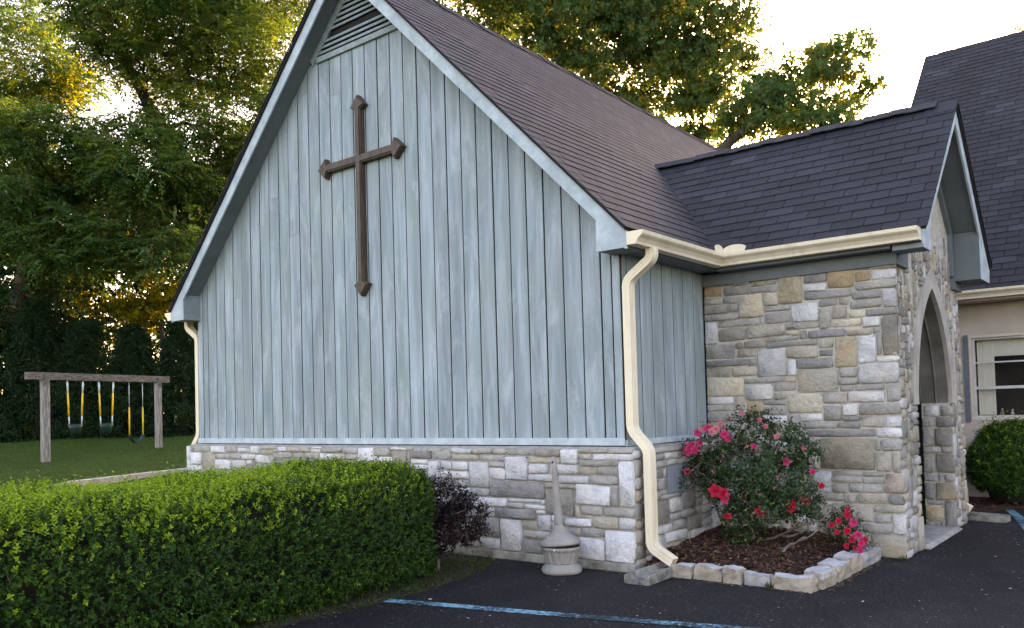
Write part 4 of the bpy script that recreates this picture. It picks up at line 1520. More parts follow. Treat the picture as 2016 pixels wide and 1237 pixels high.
def rough_block(x0, x1, y0, y1, h, seed, rot=0.0):
    rs = random.Random(seed)
    mb = MB()
    V = {}
    nx_, ny_, nz_ = 4, 3, 3
    cx_, cy_ = (x0 + x1) / 2, (y0 + y1) / 2
    for i in range(nx_ + 1):
        for j in range(ny_ + 1):
            for k in range(nz_ + 1):
                if 0 < i < nx_ and 0 < j < ny_ and 0 < k < nz_:
                    continue
                a, b_, c = i / nx_, j / ny_, k / nz_
                q = [(x1 - x0) * (a - .5), (y1 - y0) * (b_ - .5), h * c]
                sx = 1 - .05 * (abs(2 * a - 1) > .9 and (abs(2 * b_ - 1) > .9)) - .04 * (c > .9) - .05 * (c > .9 and abs(2 * a - 1) > .9)
                q[0] *= sx
                q[1] *= sx
                q = [t + rs.uniform(-1, 1) * .009 for t in q]
                if k == 0:
                    q[2] = 0
                if k == nz_:
                    q[2] += .010 * math.sin(3 * a + seed)
                ca, sa = math.cos(rot), math.sin(rot)
                V[i, j, k] = len(mb.v)
                mb.v.append((cx_ + q[0] * ca - q[1] * sa, cy_ + q[0] * sa + q[1] * ca, .004 + q[2]))
    def fc(a, b_, c, d):
        mb.f.append((V[a], V[b_], V[c], V[d]))
        mb.m.append(0)
    for i in range(nx_):
        for j in range(ny_):
            fc((i, j, 0), (i, j + 1, 0), (i + 1, j + 1, 0), (i + 1, j, 0))
            fc((i, j, nz_), (i + 1, j, nz_), (i + 1, j + 1, nz_), (i, j + 1, nz_))
        for k in range(nz_):
            fc((i, 0, k), (i + 1, 0, k), (i + 1, 0, k + 1), (i, 0, k + 1))
            fc((i, ny_, k), (i, ny_, k + 1), (i + 1, ny_, k + 1), (i + 1, ny_, k))
    for j in range(ny_):
        for k in range(nz_):
            fc((0, j, k), (0, j, k + 1), (0, j + 1, k + 1), (0, j + 1, k))
            fc((nx_, j, k), (nx_, j + 1, k), (nx_, j + 1, k + 1), (nx_, j, k + 1))
    return mb
def edging_mat(name, top, side):
    """colour by face direction: paler, bluer tops and darker, warmer sides"""
    m, nt, b = new_mat(name)
    v = pos(nt, (1, 1, 1), 5.0)
    g = node(nt, 'ShaderNodeNewGeometry')
    sep = node(nt, 'ShaderNodeSeparateXYZ')
    nt.links.new(g.outputs['True Normal'], sep.inputs[0])
    n1 = noise(nt, v, 9, 6, .65)
    a = ramp(nt, n1, [(.3, tuple(np.array(top) * .8)), (.7, tuple(np.array(top) * 1.15))])
    c = ramp(nt, n1, [(.3, tuple(np.array(side) * .6)), (.7, tuple(np.array(side) * 1.25))])
    col = mixc(nt, ramp(nt, sep.outputs['Z'], [(.45, (0, 0, 0)), (.7, (1, 1, 1))]), c, a)
    nt.links.new(shade_by(nt, col, noise(nt, v, 60, 4, .7), .75, 1.25), b.inputs['Base Color'])
    b.inputs['Roughness'].default_value = .92
    bump(nt, b, noise(nt, v, 22, 7, .65), .7, .015)
    return m
m_edge = edging_mat('edging_stone', (.40, .40, .42), (.34, .29, .235))
m_edge2 = edging_mat('edging_stone_grey', (.36, .365, .385), (.30, .295, .29))
fr = [.455, .65, .922, 1.092, 1.325, 1.665]
for i in range(5):
    b = rough_block(fr[i] + .006, fr[i + 1] - .006, -.10 + .02 * (i % 2), .04, .108 + .012 * ((i * 7) % 3 - 1), 50 + i, R.uniform(-.05, .03))
    labs = ['short tan edging stone against the splash block', 'long tan edging stone second from the splash block', 'square edging stone in the middle of the bed front', 'short blue-grey edging stone beside the corner stone', 'long tan corner edging stone of the mulch bed']
    tag(b.build('edging_stone', m_edge if i != 3 else m_edge2, None, False), labs[i], 'stone', 'stones edging the mulch bed')
sd = [.055, .36, .70, 1.06, 1.60]
for i in range(4):
    b = rough_block(1.53, 1.70 + .01 * (i % 2), sd[i] + .008, sd[i + 1] - .008, .118 + .01 * (i % 3), 70 + i, R.uniform(-.04, .04))
    labs = ['edging stone next after the bed corner on the porch side', 'edging stone with stepped top midway along the bed side', 'weathered edging stone below the small red rose', 'long grey edging stone touching the porch wall']
    tag(b.build('edging_stone', m_edge if i < 3 else m_edge2, None, False), labs[i], 'stone', 'stones edging the mulch bed')

# grit and fallen petals on the asphalt
n = 700
gx, gy = rng.uniform(-.9, 5, n), rng.uniform(-3, 4.5, n)
kk = (gx > 1.75) | (gy < -.15)
gx, gy = gx[kk], gy[kk]
n = len(gx)
a = rng.uniform(0, 6.28, n)
l = rng.uniform(.003, .007, n) * np.where(rng.uniform(size=n) < .15, 2.0, 1.0)
d = np.stack([np.cos(a), np.sin(a), np.zeros(n)], -1) * l[:, None]
s = np.stack([-np.sin(a), np.cos(a), rng.uniform(0, .4, n)], -1) * (l * .5)[:, None]
c = np.stack([gx, gy, np.full(n, .011)], -1)
m_grit = simple('pale_grit', (.35, .34, .32), (.6, .59, .56), 40, .9)
tag(quads('grit', np.stack([c - d - s, c + d - s, c + d + s, c - d + s], 1), m_grit), 'pale grit and petals scattered over the asphalt', kind='stuff')

# leaf litter blown against the verge, the base and the edging
m_litter, nt, b = new_mat('dry_litter')
g = node(nt, 'ShaderNodeNewGeometry')
nt.links.new(ramp(nt, g.outputs['Random Per Island'], [(0, (.03, .018, .01)), (.6, (.10, .065, .03)), (1, (.22, .16, .08))]), b.inputs['Base Color'])
b.inputs['Roughness'].default_value = .9
n = 900
wh = rng.integers(0, 4, n)
ty = rng.uniform(-3.4, -.2, n)
ex_ = np.interp(ty, [q[1] for q in edge[1:]], [q[0] for q in edge[1:]])
gx = np.select([wh == 0, wh == 1, wh == 2], [ex_ + np.abs(rng.normal(0, .07, n)) - .03, rng.uniform(-1.3, .25, n), rng.uniform(.5, 1.7, n)], 1.73 + np.abs(rng.normal(0, .03, n)))
gy = np.select([wh == 0, wh == 1, wh == 2], [ty, -.15 - np.abs(rng.normal(0, .035, n)), -.13 - np.abs(rng.normal(0, .03, n))], rng.uniform(.0, 1.6, n))
a = rng.uniform(0, 6.28, n)
l = rng.uniform(.004, .014, n)
d = np.stack([np.cos(a), np.sin(a), np.zeros(n)], -1) * l[:, None]
s = np.stack([-np.sin(a), np.cos(a), rng.uniform(-.3, .3, n)], -1) * (l * rng.uniform(.2, .6, n))[:, None]
c = np.stack([gx, gy, np.full(n, .014)], -1)
tag(quads('leaf_litter', np.stack([c - d - s, c + d - s, c + d + s, c - d + s], 1), m_litter), 'dry leaf litter along the verge, wall foot and edging stones', kind='stuff')

# ------------------------------------------------------------------ swing set
A = Vector((-20.18, 3.41, 0))
B = Vector((-21.2, 7.18, 0))
A.z, B.z = float(gz(A.x, A.y)), float(gz(B.x, B.y))
dr = (B - A).normalized()
topz = max(A.z + 2.30, B.z + 2.24)
sset = root('swing_frame', (A + B) / 2, 'weathered timber swing frame of two posts and a beam on the lawn', 'swing frame')
for Pp, hw in ((A, .095), (B, .085)):
    b = MB()
    b.box(Pp.x - hw, Pp.x + hw, Pp.y - hw, Pp.y + hw, Pp.z - .1, topz - .20)
    post = b.build('post', m_wood_grey, sset, bevel=.012)
    b = MB()
    b.box(Pp.x + hw - .002, Pp.x + hw + .02, Pp.y - .05, Pp.y + .06, topz - .36, topz - .06)
    b.build('bracket', m_beam_grey, post)
side = Vector((-dr.y, dr.x, 0)) * .07
e0, e1 = A - dr * .55, B + dr * .42
mb = MB()
mb.loft([[tuple(Vector((q.x, q.y, z)) + side * s_) for s_, z in ((-1, topz - .2), (1, topz - .2), (1, topz), (-1, topz))] for q in (e0, e1)])
mb.build('beam', m_beam_grey, sset, bevel=.01)

def arc(p, q, sag, n=9):
    return [p.lerp(q, t) + Vector((0, 0, -sag * 4 * t * (1 - t))) for t in np.linspace(0, 1, n)]
def bucket_swing(t0, t1, label):
    P0, P1 = A.lerp(B, t0), A.lerp(B, t1)
    P0.z = P1.z = topz - .2
    mid = (P0 + P1) / 2
    wv = dr * .20
    sz = topz - 1.42
    r_ = root('toddler_swing', (mid.x, mid.y, sz - .32), label, 'swing', 'swings hanging from the timber frame')
    for s_, Pp in ((-1, P0), (1, P1)):
        q = Vector((mid.x, mid.y, sz)) + wv * s_
        m1, m2 = Pp.lerp(q, .28), Pp.lerp(q, .82)
        b = MB()
        b.tube([Pp, Pp.lerp(q, .1) + Vector((.012, 0, 0)), m1], [.018, .028, .02], 6)
        b.build('chain', m_rope, r_, True)
        b = MB()
        b.tube([m1, m2], .024, 8)
        b.build('sleeve', m_yellow, r_, True)
        b = MB()
        b.tube([m2, q], .017, 6)
        b.build('chain', m_rope, r_, True)
    b = MB()
    prof = [(.0, -.30), (.09, -.30), (.13, -.25), (.165, -.12), (.19, .0), (.175, .0), (.14, -.12), (.09, -.22), (0, -.24)]
    b.lathe(prof, (mid.x, mid.y, sz), 20)
    b.build('bucket_seat', m_seat, r_, True)
bucket_swing(.175, .305, 'green toddler swing hanging between a timber post and the other toddler swing')
bucket_swing(.44, .57, 'green toddler swing hanging between the other toddler swing and the belt swing')
P0, P1 = A.lerp(B, .715), A.lerp(B, .845)
P0.z = P1.z = topz - .2
sz = topz - 1.80
q0, q1 = P0.copy(), P1.copy()
q0.z = q1.z = sz
r_ = root('belt_swing', ((P0 + P1) / 2).to_tuple()[:2] + (sz - .24,), 'dark green belt swing on long yellow-sleeved chains beside a timber post', 'swing', 'swings hanging from the timber frame')
for Pp, q in ((P0, q0), (P1, q1)):
    m1 = Pp.lerp(q, .48)
    b = MB()
    b.tube([Pp, m1], .009, 6)
    b.build('chain', m_chain, r_, True)
    b = MB()
    b.tube([m1, q], .022, 8)
    b.build('sleeve', m_yellow, r_, True)
b = MB()
pts = arc(q0, q1, .24, 13)
perp = Vector((-dr.y, dr.x, 0)) * .075
b.loft([[tuple(p + perp), tuple(p - perp), tuple(p - perp - Vector((0, 0, .014))), tuple(p + perp - Vector((0, 0, .014)))] for p in pts])
b.build('belt_seat', m_seat, r_, True)
# ------------------------------------------------------------------ vegetation
def unit(v):
    return v / np.maximum(np.linalg.norm(v, axis=-1, keepdims=True), 1e-9)


def rand_dir(n):
    return unit(rng.normal(size=(n, 3)))


def diamonds(base, d, nrm, L, Wd, fold=.15, curl=.1):
    """leaf-shaped quads"""
    d = unit(d)
    s = unit(np.cross(d, nrm))
    up_ = np.cross(s, d)
    L, Wd = np.asarray(L)[:, None], np.asarray(Wd)[:, None]
    m = base + d * L * .45
    return np.stack([base, m + s * Wd * .5 + up_ * Wd * fold, base + d * L - up_ * L * curl, m - s * Wd * .5 + up_ * Wd * fold], 1)


def sprigs(b, axis, length, pairs, lw, ll, spread=.9):
    """shoots with opposite leaves; returns quads and the index of the shoot each belongs to"""
    n = len(b)
    axis = unit(axis)
    r0 = unit(np.cross(axis, rand_dir(n)))
    r1 = np.cross(axis, r0)
    out, own = [], []
    for k in range(pairs):
        t = (k + .6) / pairs
        p = b + axis * (length * t)[:, None]
        r = r0 if k % 2 == 0 else r1
        for sgn in (-1, 1):
            d = axis * (.35 + .5 * t) + r * sgn * spread + rng.normal(0, .18, (n, 3))
            nr = axis - r * sgn * .4 + rng.normal(0, .25, (n, 3))
            f = rng.uniform(.6, 1.4, n) * (1.0 - .3 * t)
            out.append(diamonds(p, d, nr, ll * f, lw * f))
            own.append(np.arange(n))
    return np.concatenate(out), np.concatenate(own)


def fronds(b, axis, length, pairs, ll, lw, droop=.35):
    """pinnate leaves: a midrib with leaflets to both sides, hanging a little"""
    n = len(b)
    ax = unit(axis)
    upv = np.array([0, 0, 1.0])
    s = unit(np.cross(ax, upv) + rng.normal(0, .15, (n, 3)))
    out = []
    for k in range(pairs):
        t = (k + 1) / pairs
        p = b + ax * (length * t)[:, None] - upv * (length * droop * t * t)[:, None]
        for sgn in (-1, 1):
            d = s * sgn + ax * .45 - upv * (.25 + rng.uniform(0, .3, n))[:, None] + rng.normal(0, .12, (n, 3))
            f = rng.uniform(.75, 1.2, n) * (1 - .35 * abs(t - .5))
            out.append(diamonds(p, d, np.broadcast_to(upv, (n, 3)) + rng.normal(0, .25, (n, 3)), ll * f, lw * f))
    return np.concatenate(out)


def in_ellipsoids(ells, spacing, squash=1.0):
    """cluster centres spread through a set of (x, y, z, rh, rv) ellipsoids"""
    pts = []
    for x, y, z, rh, rv in ells:
        vol = 4.19 * rh * rh * rv
        n = max(3, int(vol / spacing ** 3))
        d = rand_dir(n) * (rng.uniform(0.15, 1, n) ** .45)[:, None]
        pts.append(np.array([x, y, z]) + d * np.array([rh, rh, rv]))
    return np.concatenate(pts)


def limb_mesh(trunk, trunk_r, tips, sides=6, tip_r=.012):
    """trunk polyline plus limbs grown to every foliage cluster; radii follow the pipe rule"""
    P = [np.array(p, float) for p in trunk]
    par = [-1] + list(range(len(P) - 1))
    ntr = len(P)
    arr = [p for p in P]
    order = np.argsort(np.linalg.norm(tips - P[-1], axis=1))
    for t in tips[order]:
        A_ = np.array(arr)
        dv = t - A_
        dist = np.linalg.norm(dv, axis=1)
        pen = dist + np.where(dv[:, 2] < -.2, 1.6 * -dv[:, 2], 0) + np.where(np.arange(len(A_)) < 1, 50, 0)
        j = int(np.argmin(pen))
        p0 = arr[j]
        L = dist[j]
        steps = max(1, int(L / .7))
        last = j
        bend = np.array([0, 0, .16 * L]) + rng.normal(0, .09 * L, 3)
        for k in range(1, steps + 1):
            f = k / steps
            q = p0 + (t - p0) * f + bend * f * (1 - f) * 2 + (rng.normal(0, .05, 3) if k < steps else 0)
            arr.append(q)
            par.append(last)
            last = len(arr) - 1
    n = len(arr)
    area = np.zeros(n)
    kids = np.zeros(n, int)
    for i in range(n):
        if par[i] >= 0:
            kids[par[i]] += 1
    for i in range(n - 1, -1, -1):
        if kids[i] == 0:
            area[i] += tip_r ** 2
        if par[i] >= 0:
            area[par[i]] += area[i]
    rad = np.sqrt(area)
    rad *= min(1.0, trunk_r[0] / max(rad[0], 1e-6)) if rad[0] > trunk_r[0] else 1.0
    for i in range(ntr):
        rad[i] = max(rad[i], trunk_r[i])
    mb = MB()
    for i in range(1, n):
        a, c = arr[par[i]], arr[i]
        r0, r1 = (rad[par[i]] if par[i] < ntr and i < ntr else min(rad[par[i]], rad[i] * 1.25)), rad[i]
        if np.linalg.norm(c - a) > 1e-4:
            mb.tube([a, c], [max(r0, .006), max(r1, .006)], sides if r1 > .03 else 4, False)
    return mb


def tree(name, label, trunk, trunk_r, ells, mats, spacing=.8, r_cl=.62, per=16, style='frond', size=(.5, .12, .05), group=None, weights=None, flowers=None, ivy=None, cat='tree'):
    t = root(name, trunk[0], label, cat, group)
    tips = in_ellipsoids(ells, spacing)
    limb_mesh(trunk, trunk_r, tips).build('trunk', m_bark, t, True, fix=False)
    n = len(tips) * per
    c = np.repeat(tips, per, 0)
    rr = rng.uniform(.6, 1.25, len(tips)).repeat(per) * r_cl
    d = rand_dir(n)
    off = d * (rng.uniform(0, 1, n) ** .5 * rr)[:, None] * np.array([1, 1, .62])
    b = c + off
    ax = d * np.array([1, 1, .35]) + rng.normal(0, .45, (n, 3)) + np.array([0, 0, .12])
    ln, ll, lw = size
    if style == 'frond':
        Q = fronds(b, ax, rng.uniform(.7, 1.25, n) * ln, 5, ll, lw)
        k = len(Q) // n
        own = np.tile(np.arange(n), k)
    else:
        Q, own = sprigs(b, ax - np.array([0, 0, .25]), rng.uniform(.7, 1.25, n) * ln, 3, lw, ll, 1.0)
    cl = (own // per)
    w = np.array(weights if weights else [1.0 / len(mats)] * len(mats))
    pick_cl = rng.choice(len(mats), len(tips), p=w)
    pick_sp = rng.choice(len(mats), n, p=w)
    mi = np.where(rng.uniform(size=n)[own] < .6, pick_cl[cl], pick_sp[own])
    quads('crown', Q, mats, mi, t)
    if flowers:
        m_f, share = flowers
        sel = rng.choice(n, int(n * share), replace=False)
        zf = b[sel]
        base = zf + np.array([0, 0, .12])
        k = len(sel)
        Qf = []
        for q in range(9):
            a = rng.normal(0, .35, (k, 3)) + np.array([0, 0, .9])
            Qf.append(diamonds(base + rng.normal(0, .045, (k, 3)) + np.array([0, 0, .028 * q]), a, rand_dir(k), rng.uniform(.05, .10, k), rng.uniform(.025, .05, k)))
        tag(quads('flower_spike', np.concatenate(Qf), m_f, None, t), kind='stuff')
    if ivy:
        m_i, path, rad_, nn = ivy
        path = np.array(path, float)
        seg = rng.integers(0, len(path) - 1, nn)
        f = rng.uniform(0, 1, nn)
        c0 = path[seg] * (1 - f)[:, None] + path[seg + 1] * f[:, None]
        dd = rand_dir(nn)
        b0 = c0 + dd * (rng.uniform(.2, 1, nn) * rad_)[:, None]
        Qi = diamonds(b0, dd + np.array([0, 0, -.6]) + rng.normal(0, .3, (nn, 3)), dd, rng.uniform(.10, .2, nn), rng.uniform(.09, .16, nn))
        quads('ivy', Qi, m_i, None, t)
    return t


lf_ail = leaf_mat('ailanthus_leaf', (.040, .100, .040), (.082, .175, .066), (.13, .23, .035), .42, .5, .15)
lf_ail2 = leaf_mat('ailanthus_leaf_pale', (.070, .135, .048), (.135, .215, .080), (.21, .28, .03), .42, .5, .15)
lf_ail3 = leaf_mat('ailanthus_leaf_dark', (.020, .052, .024), (.044, .092, .038), (.06, .11, .02), .30, .5, .15)
lf_maple = leaf_mat('maple_leaf', (.036, .076, .026), (.074, .130, .044), (.15, .19, .02), .38, .5, .15)
lf_maple2 = leaf_mat('maple_leaf_sunlit', (.085, .10, .018), (.16, .165, .028), (.42, .36, .02), .5)  # low sun painted into the leaf colour as a gold tint
lf_dark = leaf_mat('evergreen_leaf', (.014, .038, .019), (.034, .074, .034), (.03, .06, .014), .2, .5, .15)
lf_gold = leaf_mat('backlit_leaf', (.17, .18, .018), (.32, .30, .03), (.65, .55, .02), .55)  # backlight put into the leaf colour itself
lf_ivy = leaf_mat('ivy_leaf', (.006, .013, .006), (.014, .026, .010), (.01, .02, .004), .1)
fl_ail = leaf_mat('ailanthus_flower', (.20, .18, .10), (.32, .28, .17), (.22, .18, .07), .3)

tree('tall_ailanthus_tree', 'tall feathery tree with ivy-clad leaning trunk behind the gable roof', [(-30.2, 14.7, 1.0), (-30.24, 14.67, 6.6), (-31.15, 13.7, 12.8), (-32.1, 12.8, 15.8), (-33.0, 12.0, 18.3)], [.5, .42, .34, .26, .15],
     [(-30.3, 12.8, 18.5, 4.6, 2.3), (-27.7, 14.9, 17.8, 2.9, 2.5), (-32.6, 11.0, 19.7, 3.0, 1.2), (-27.6, 16.4, 15.0, 1.5, 1.9), (-29.0, 15.1, 21.7, 5.5, 2.0), (-27.0, 15.2, 14.0, 2.2, 1.5), (-28.0, 14.6, 12.2, 2.2, 2.0), (-29.6, 13.6, 14.6, 1.9, 1.9), (-28.6, 14.6, 13.4, 1.8, 1.4), (-28.4, 13.4, 9.6, 1.8, 1.8), (-29.4, 12.2, 11.0, 1.5, 1.6)],
     [lf_ail, lf_ail2, lf_ail3], 1.10, .80, 22, 'frond', (.6, .23, .092), None, [.5, .35, .15], (fl_ail, .03),
     (lf_ivy, [(-30.24, 14.67, 1.5), (-30.24, 14.67, 6.6), (-31.15, 13.7, 12.8), (-32.1, 12.8, 15.8)], 1.0, 9000))
tree('airy_ailanthus_tree', 'airy pale yellow-green tree at the far edge of the lawn', [(-39.5, 10.9, 1.2), (-39.4, 10.9, 10), (-39.3, 10.8, 16.5)], [.35, .28, .12],
     [(-39.3, 10.8, 18.8, 2.4, 2.5), (-40.2, 10.1, 16.4, 1.8, 1.6), (-38.0, 11.9, 18.1, 2.0, 1.4), (-40.9, 10.9, 22.1, 1.8, 1.5), (-40.0, 10.5, 13.8, 2.2, 1.2)],
     [lf_ail2, lf_ail, lf_gold], 1.0, .88, 22, 'frond', (.6, .23, .09), None, [.55, .38, .07])
tree('spreading_ailanthus_tree', 'spreading tree with pale flower spikes above the swing frame', [(-33.5, 7.6, .9), (-33.2, 7.7, 6), (-32.2, 8.0, 9.5), (-30.8, 8.8, 11)], [.4, .33, .25, .12],
     [(-31.3, 8.5, 12.4, 2.7, 1.7), (-29.0, 10.3, 12.3, 2.1, 1.2), (-31.1, 7.4, 9.7, 2.4, 1.4), (-27.8, 10.0, 11.0, 2.3, 1.3), (-26.8, 10.9, 8.1, 1.6, 1.2), (-29.3, 8.9, 8.4, 2.4, 1.1), (-33.6, 6.2, 13.2, 2.2, 1.4)],
     [lf_ail, lf_ail2, lf_ail3], .90, .75, 24, 'frond', (.58, .23, .095), None, [.60, .28, .12], (fl_ail, .07))
tree('golden_tree', 'low golden backlit tree between the swings and the gable', [(-31.8, 13.5, 1.2), (-31.5, 13.2, 4), (-31.2, 12.8, 5.6)], [.22, .16, .08],
     [(-31.4, 12.6, 6.1, 1.5, .9), (-30.8, 13.1, 7.3, 1.1, .9), (-32.4, 11.3, 6.2, 1.7, .8)],
     [lf_gold, lf_maple2, lf_maple], .8, .6, 26, 'leaf', (.3, .16, .11), None, [.5, .25, .25])
tree('understorey_tree', 'dark drooping understorey tree behind the swing frame', [(-34.0, 8.0, 1.0), (-33.8, 8.1, 4.0), (-33.4, 8.3, 6.0)], [.25, .18, .08],
     [(-33.4, 8.3, 6.6, 2.0, 1.4), (-32.4, 9.9, 5.4, 2.0, 1.0), (-33.9, 6.6, 5.2, 2.0, 1.2)],
     [lf_ail3, lf_dark, lf_ail], .85, .65, 20, 'frond', (.5, .18, .07), None, [.45, .35, .2])

tree('maple_tree', 'large dense maple standing behind the long chapel roof', [(-15.7, 20.9, .6), (-15.65, 20.95, 8), (-15.6, 20.96, 12.6), (-15.2, 21.2, 14.7), (-15.2, 21.1, 16.3)], [.42, .36, .30, .22, .12],
     [(-17.4, 20.6, 18.1, 2.5, 1.1), (-14.4, 21.8, 16.7, 2.9, 1.7), (-11.5, 24.1, 16.6, 3.1, 1.9), (-12.9, 23.1, 14.8, 2.9, 1.7), (-9.7, 24.3, 14.3, 1.8, 1.7), (-10.3, 23.9, 12.8, 1.5, 1.0), (-14.3, 23.0, 20.1, 6.0, 1.9), (-9.1, 24.8, 16.1, 1.0, 1.1), (-19.0, 19.3, 19.0, 1.7, .8), (-15.6, 20.9, 15.6, 1.4, .7), (-12.0, 23.6, 12.6, 2.4, .8)],
     [lf_maple, lf_maple2, lf_ail], .95, .70, 30, 'leaf', (.38, .18, .14), None, [.64, .14, .22])
tree('oak_tree', 'spreading tree with long low limb behind the porch roof', [(-9.3, 19.6, .5), (-9.0, 19.9, 7.0), (-8.48, 20.37, 9.8), (-7.9, 20.8, 10.56), (-7.06, 21.45, 11.2), (-6.2, 22.1, 12.0)], [.38, .32, .24, .19, .15, .08],
     [(-6.2, 22.1, 12.3, 1.6, 1.0), (-7.0, 21.4, 11.5, 1.3, .9), (-5.1, 23.0, 13.0, 1.2, .7), (-5.1, 23.0, 11.4, .8, .8), (-4.2, 23.6, 13.7, .8, .3), (-6.2, 22.1, 10.8, 1.8, .5), (-4.2, 23.7, 12.2, .5, .2), (-7.8, 20.9, 11.0, .7, .7), (-7.9, 20.9, 9.4, 1.5, .6)],
     [lf_maple, lf_ail, lf_maple2], .72, .54, 28, 'leaf', (.36, .165, .125), None, [.6, .32, .08])
tree('far_tree', 'sunlit treetop showing above the hall ridge', [(-.4, 36.0, .5), (-.35, 35.8, 10), (-.3, 35.6, 16.4)], [.35, .25, .1],
     [(-.3, 35.6, 17.0, 1.3, .9), (.8, 35.4, 15.6, 2.2, 1.2), (2.2, 36, 14.6, 2.2, 1.2)], [lf_maple2, lf_maple], .8, .65, 34, 'leaf', (.34, .16, .12))

# dark evergreens along the back of the lawn
ced = [(-33.0, 6.0, 5.0, 1.7, 'broad dark evergreen behind the swing post beside the toddler swings'), (-31.3, 7.7, 5.6, 1.5, 'dark evergreen standing behind the pair of toddler swings'), (-29.9, 8.9, 4.6, 1.45, 'dark evergreen standing behind the gap between toddler and belt swings'),
       (-28.4, 10.1, 4.4, 1.4, 'dark evergreen standing behind the belt swing'), (-27.0, 11.4, 4.8, 1.6, 'dark evergreen growing behind the chapel corner downspout')]
for x, y, h, r, lab in ced:
    z0 = float(gz(x, y))
    t = root('evergreen_tree', (x, y, z0), lab, 'tree', 'evergreens along the back of the lawn')
    b = MB()
    b.tube([(x, y, z0 - .1), (x + .1, y, z0 + h * .5), (x, y + .1, z0 + h * .92)], [.14, .09, .03], 7)
    b.build('trunk', m_bark, t, True)
    n = 3600
    hh = rng.uniform(0.0, 1, n)
    a = rng.uniform(0, 2 * np.pi, n)
    env = r * np.minimum(1, (1 - hh) * 1.5 + .12) * (.78 + .22 * np.sin(a * 5 + hh * 17)) * (.85 + .15 * np.sin(hh * 40 + a * 2))
    q = env * rng.uniform(.45, 1, n) ** .6
    bb = np.stack([x + np.cos(a) * q, y + np.sin(a) * q, z0 + .02 + hh * h], -1)
    ax = np.stack([np.cos(a), np.sin(a), rng.uniform(-.5, .3, n)], -1) + rng.normal(0, .25, (n, 3))
    Q = fronds(bb, ax, rng.uniform(.25, .5, n), 4, .15, .05, .5)
    mi = rng.choice(2, n, p=[.82, .18])
    quads('crown', Q, [lf_dark, lf_ail3], np.tile(mi, len(Q) // n), t)

# woodland that closes the view behind the lawn; unseen clumps added to shade it
ells = [(-38, 15, 4, 5, 3.5), (-42, 10, 5, 5, 5), (-45, 4, 5.5, 5, 5), (-33, 20, 3.5, 4.5, 3), (-30, 25, 5, 5, 5), (-40, 14, 10, 4, 3.2), (-47, 8, 9, 4, 4), (-33, 15.5, 9.0, 3.0, 4.5), (-31.5, 17, 12, 2.6, 3.5), (-36, 12, 9.5, 3.5, 3.2), (-40, 7, 11, 3.5, 3.5), (-29.5, 18, 10, 2.6, 4), (-38, 6.5, 6, 3, 4), (-25, 22, 4.5, 3.5, 4.5), (-28, 28, 6, 4.5, 5), (-23, 28, 6, 4, 5.5), (-30, 31, 6, 4, 5), (-20, 33, 7, 4, 5), (-29, 34, 6, 5, 5), (-41, 13.5, 12, 4.5, 3.2), (-36.5, 18.5, 12.5, 3.5, 3.2), (-45, 6, 12.5, 4.5, 3.5), (-33, 21, 13.5, 3, 3.2), (-30.3, 15.3, 2.6, 3.4, 2.2), (-34.5, 11.5, 2.6, 3.0, 2.4), (-27.5, 17.5, 2.8, 3, 2.6)]
tips = in_ellipsoids(ells, 1.25)
n = len(tips) * 14
b = np.repeat(tips, 14, 0) + rand_dir(n) * rng.uniform(.2, 1.1, n)[:, None]
Q, own = sprigs(b, rand_dir(n) + np.array([0, 0, .1]), rng.uniform(.3, .6, n), 2, .22, .30, 1.0)
mi = rng.choice(4, n, p=[.45, .33, .17, .05])[own]
tag(quads('woodland', Q, [lf_dark, lf_ail3, lf_ail, lf_maple2], mi), 'dark mass of woodland closing the view beyond the lawn, with unseen clumps added for shade', kind='stuff')

# ------------------------------------------------------------------ clipped hedge and other shrubs
lf_box_old = leaf_mat('boxwood_leaf', (.008, .036, .006), (.024, .078, .013), (.03, .08, .006), .25, .45, .22)
lf_box_mid = leaf_mat('boxwood_leaf_mid', (.026, .084, .010), (.058, .145, .018), (.08, .16, .01), .3, .45, .22)
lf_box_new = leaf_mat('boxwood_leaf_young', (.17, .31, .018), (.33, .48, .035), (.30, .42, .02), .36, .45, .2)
m_core = simple('hedge_interior', (.006, .010, .004), (.016, .020, .008), 12, .95)


def hedge_surface(u, face):
    """points of a rounded box: u in [-1,1]^2 on one face"""
    return None


HC = np.array([-1.79, -3.78, .475])
HH = np.array([.72, 2.72, .505])


def hedge_warp(p):
    """p: unit rounded box coords -> world"""
    w = HC + p * HH
    shrink = .17 * sstep(-2.7, -1.1, w[:, 1])
    w[:, 0] = w[:, 0] - np.clip(p[:, 0] + 1, 0, 2) * .5 * shrink
    w[:, 2] = np.maximum(w[:, 2] + .022 * np.sin(w[:, 1] * 2.3) + .015 * np.sin(w[:, 1] * 6.1 + 1) + .014 * np.sin(w[:, 0] * 7 + w[:, 1] * 5) * (p[:, 2] > 0), .0)
    w[:, 0] += .045 * np.sin(w[:, 1] * 2.9 + w[:, 2] * 2) * (p[:, 0] > 0) + .022 * np.sin(w[:, 1] * 9.7 - w[:, 2] * 8)
    return w


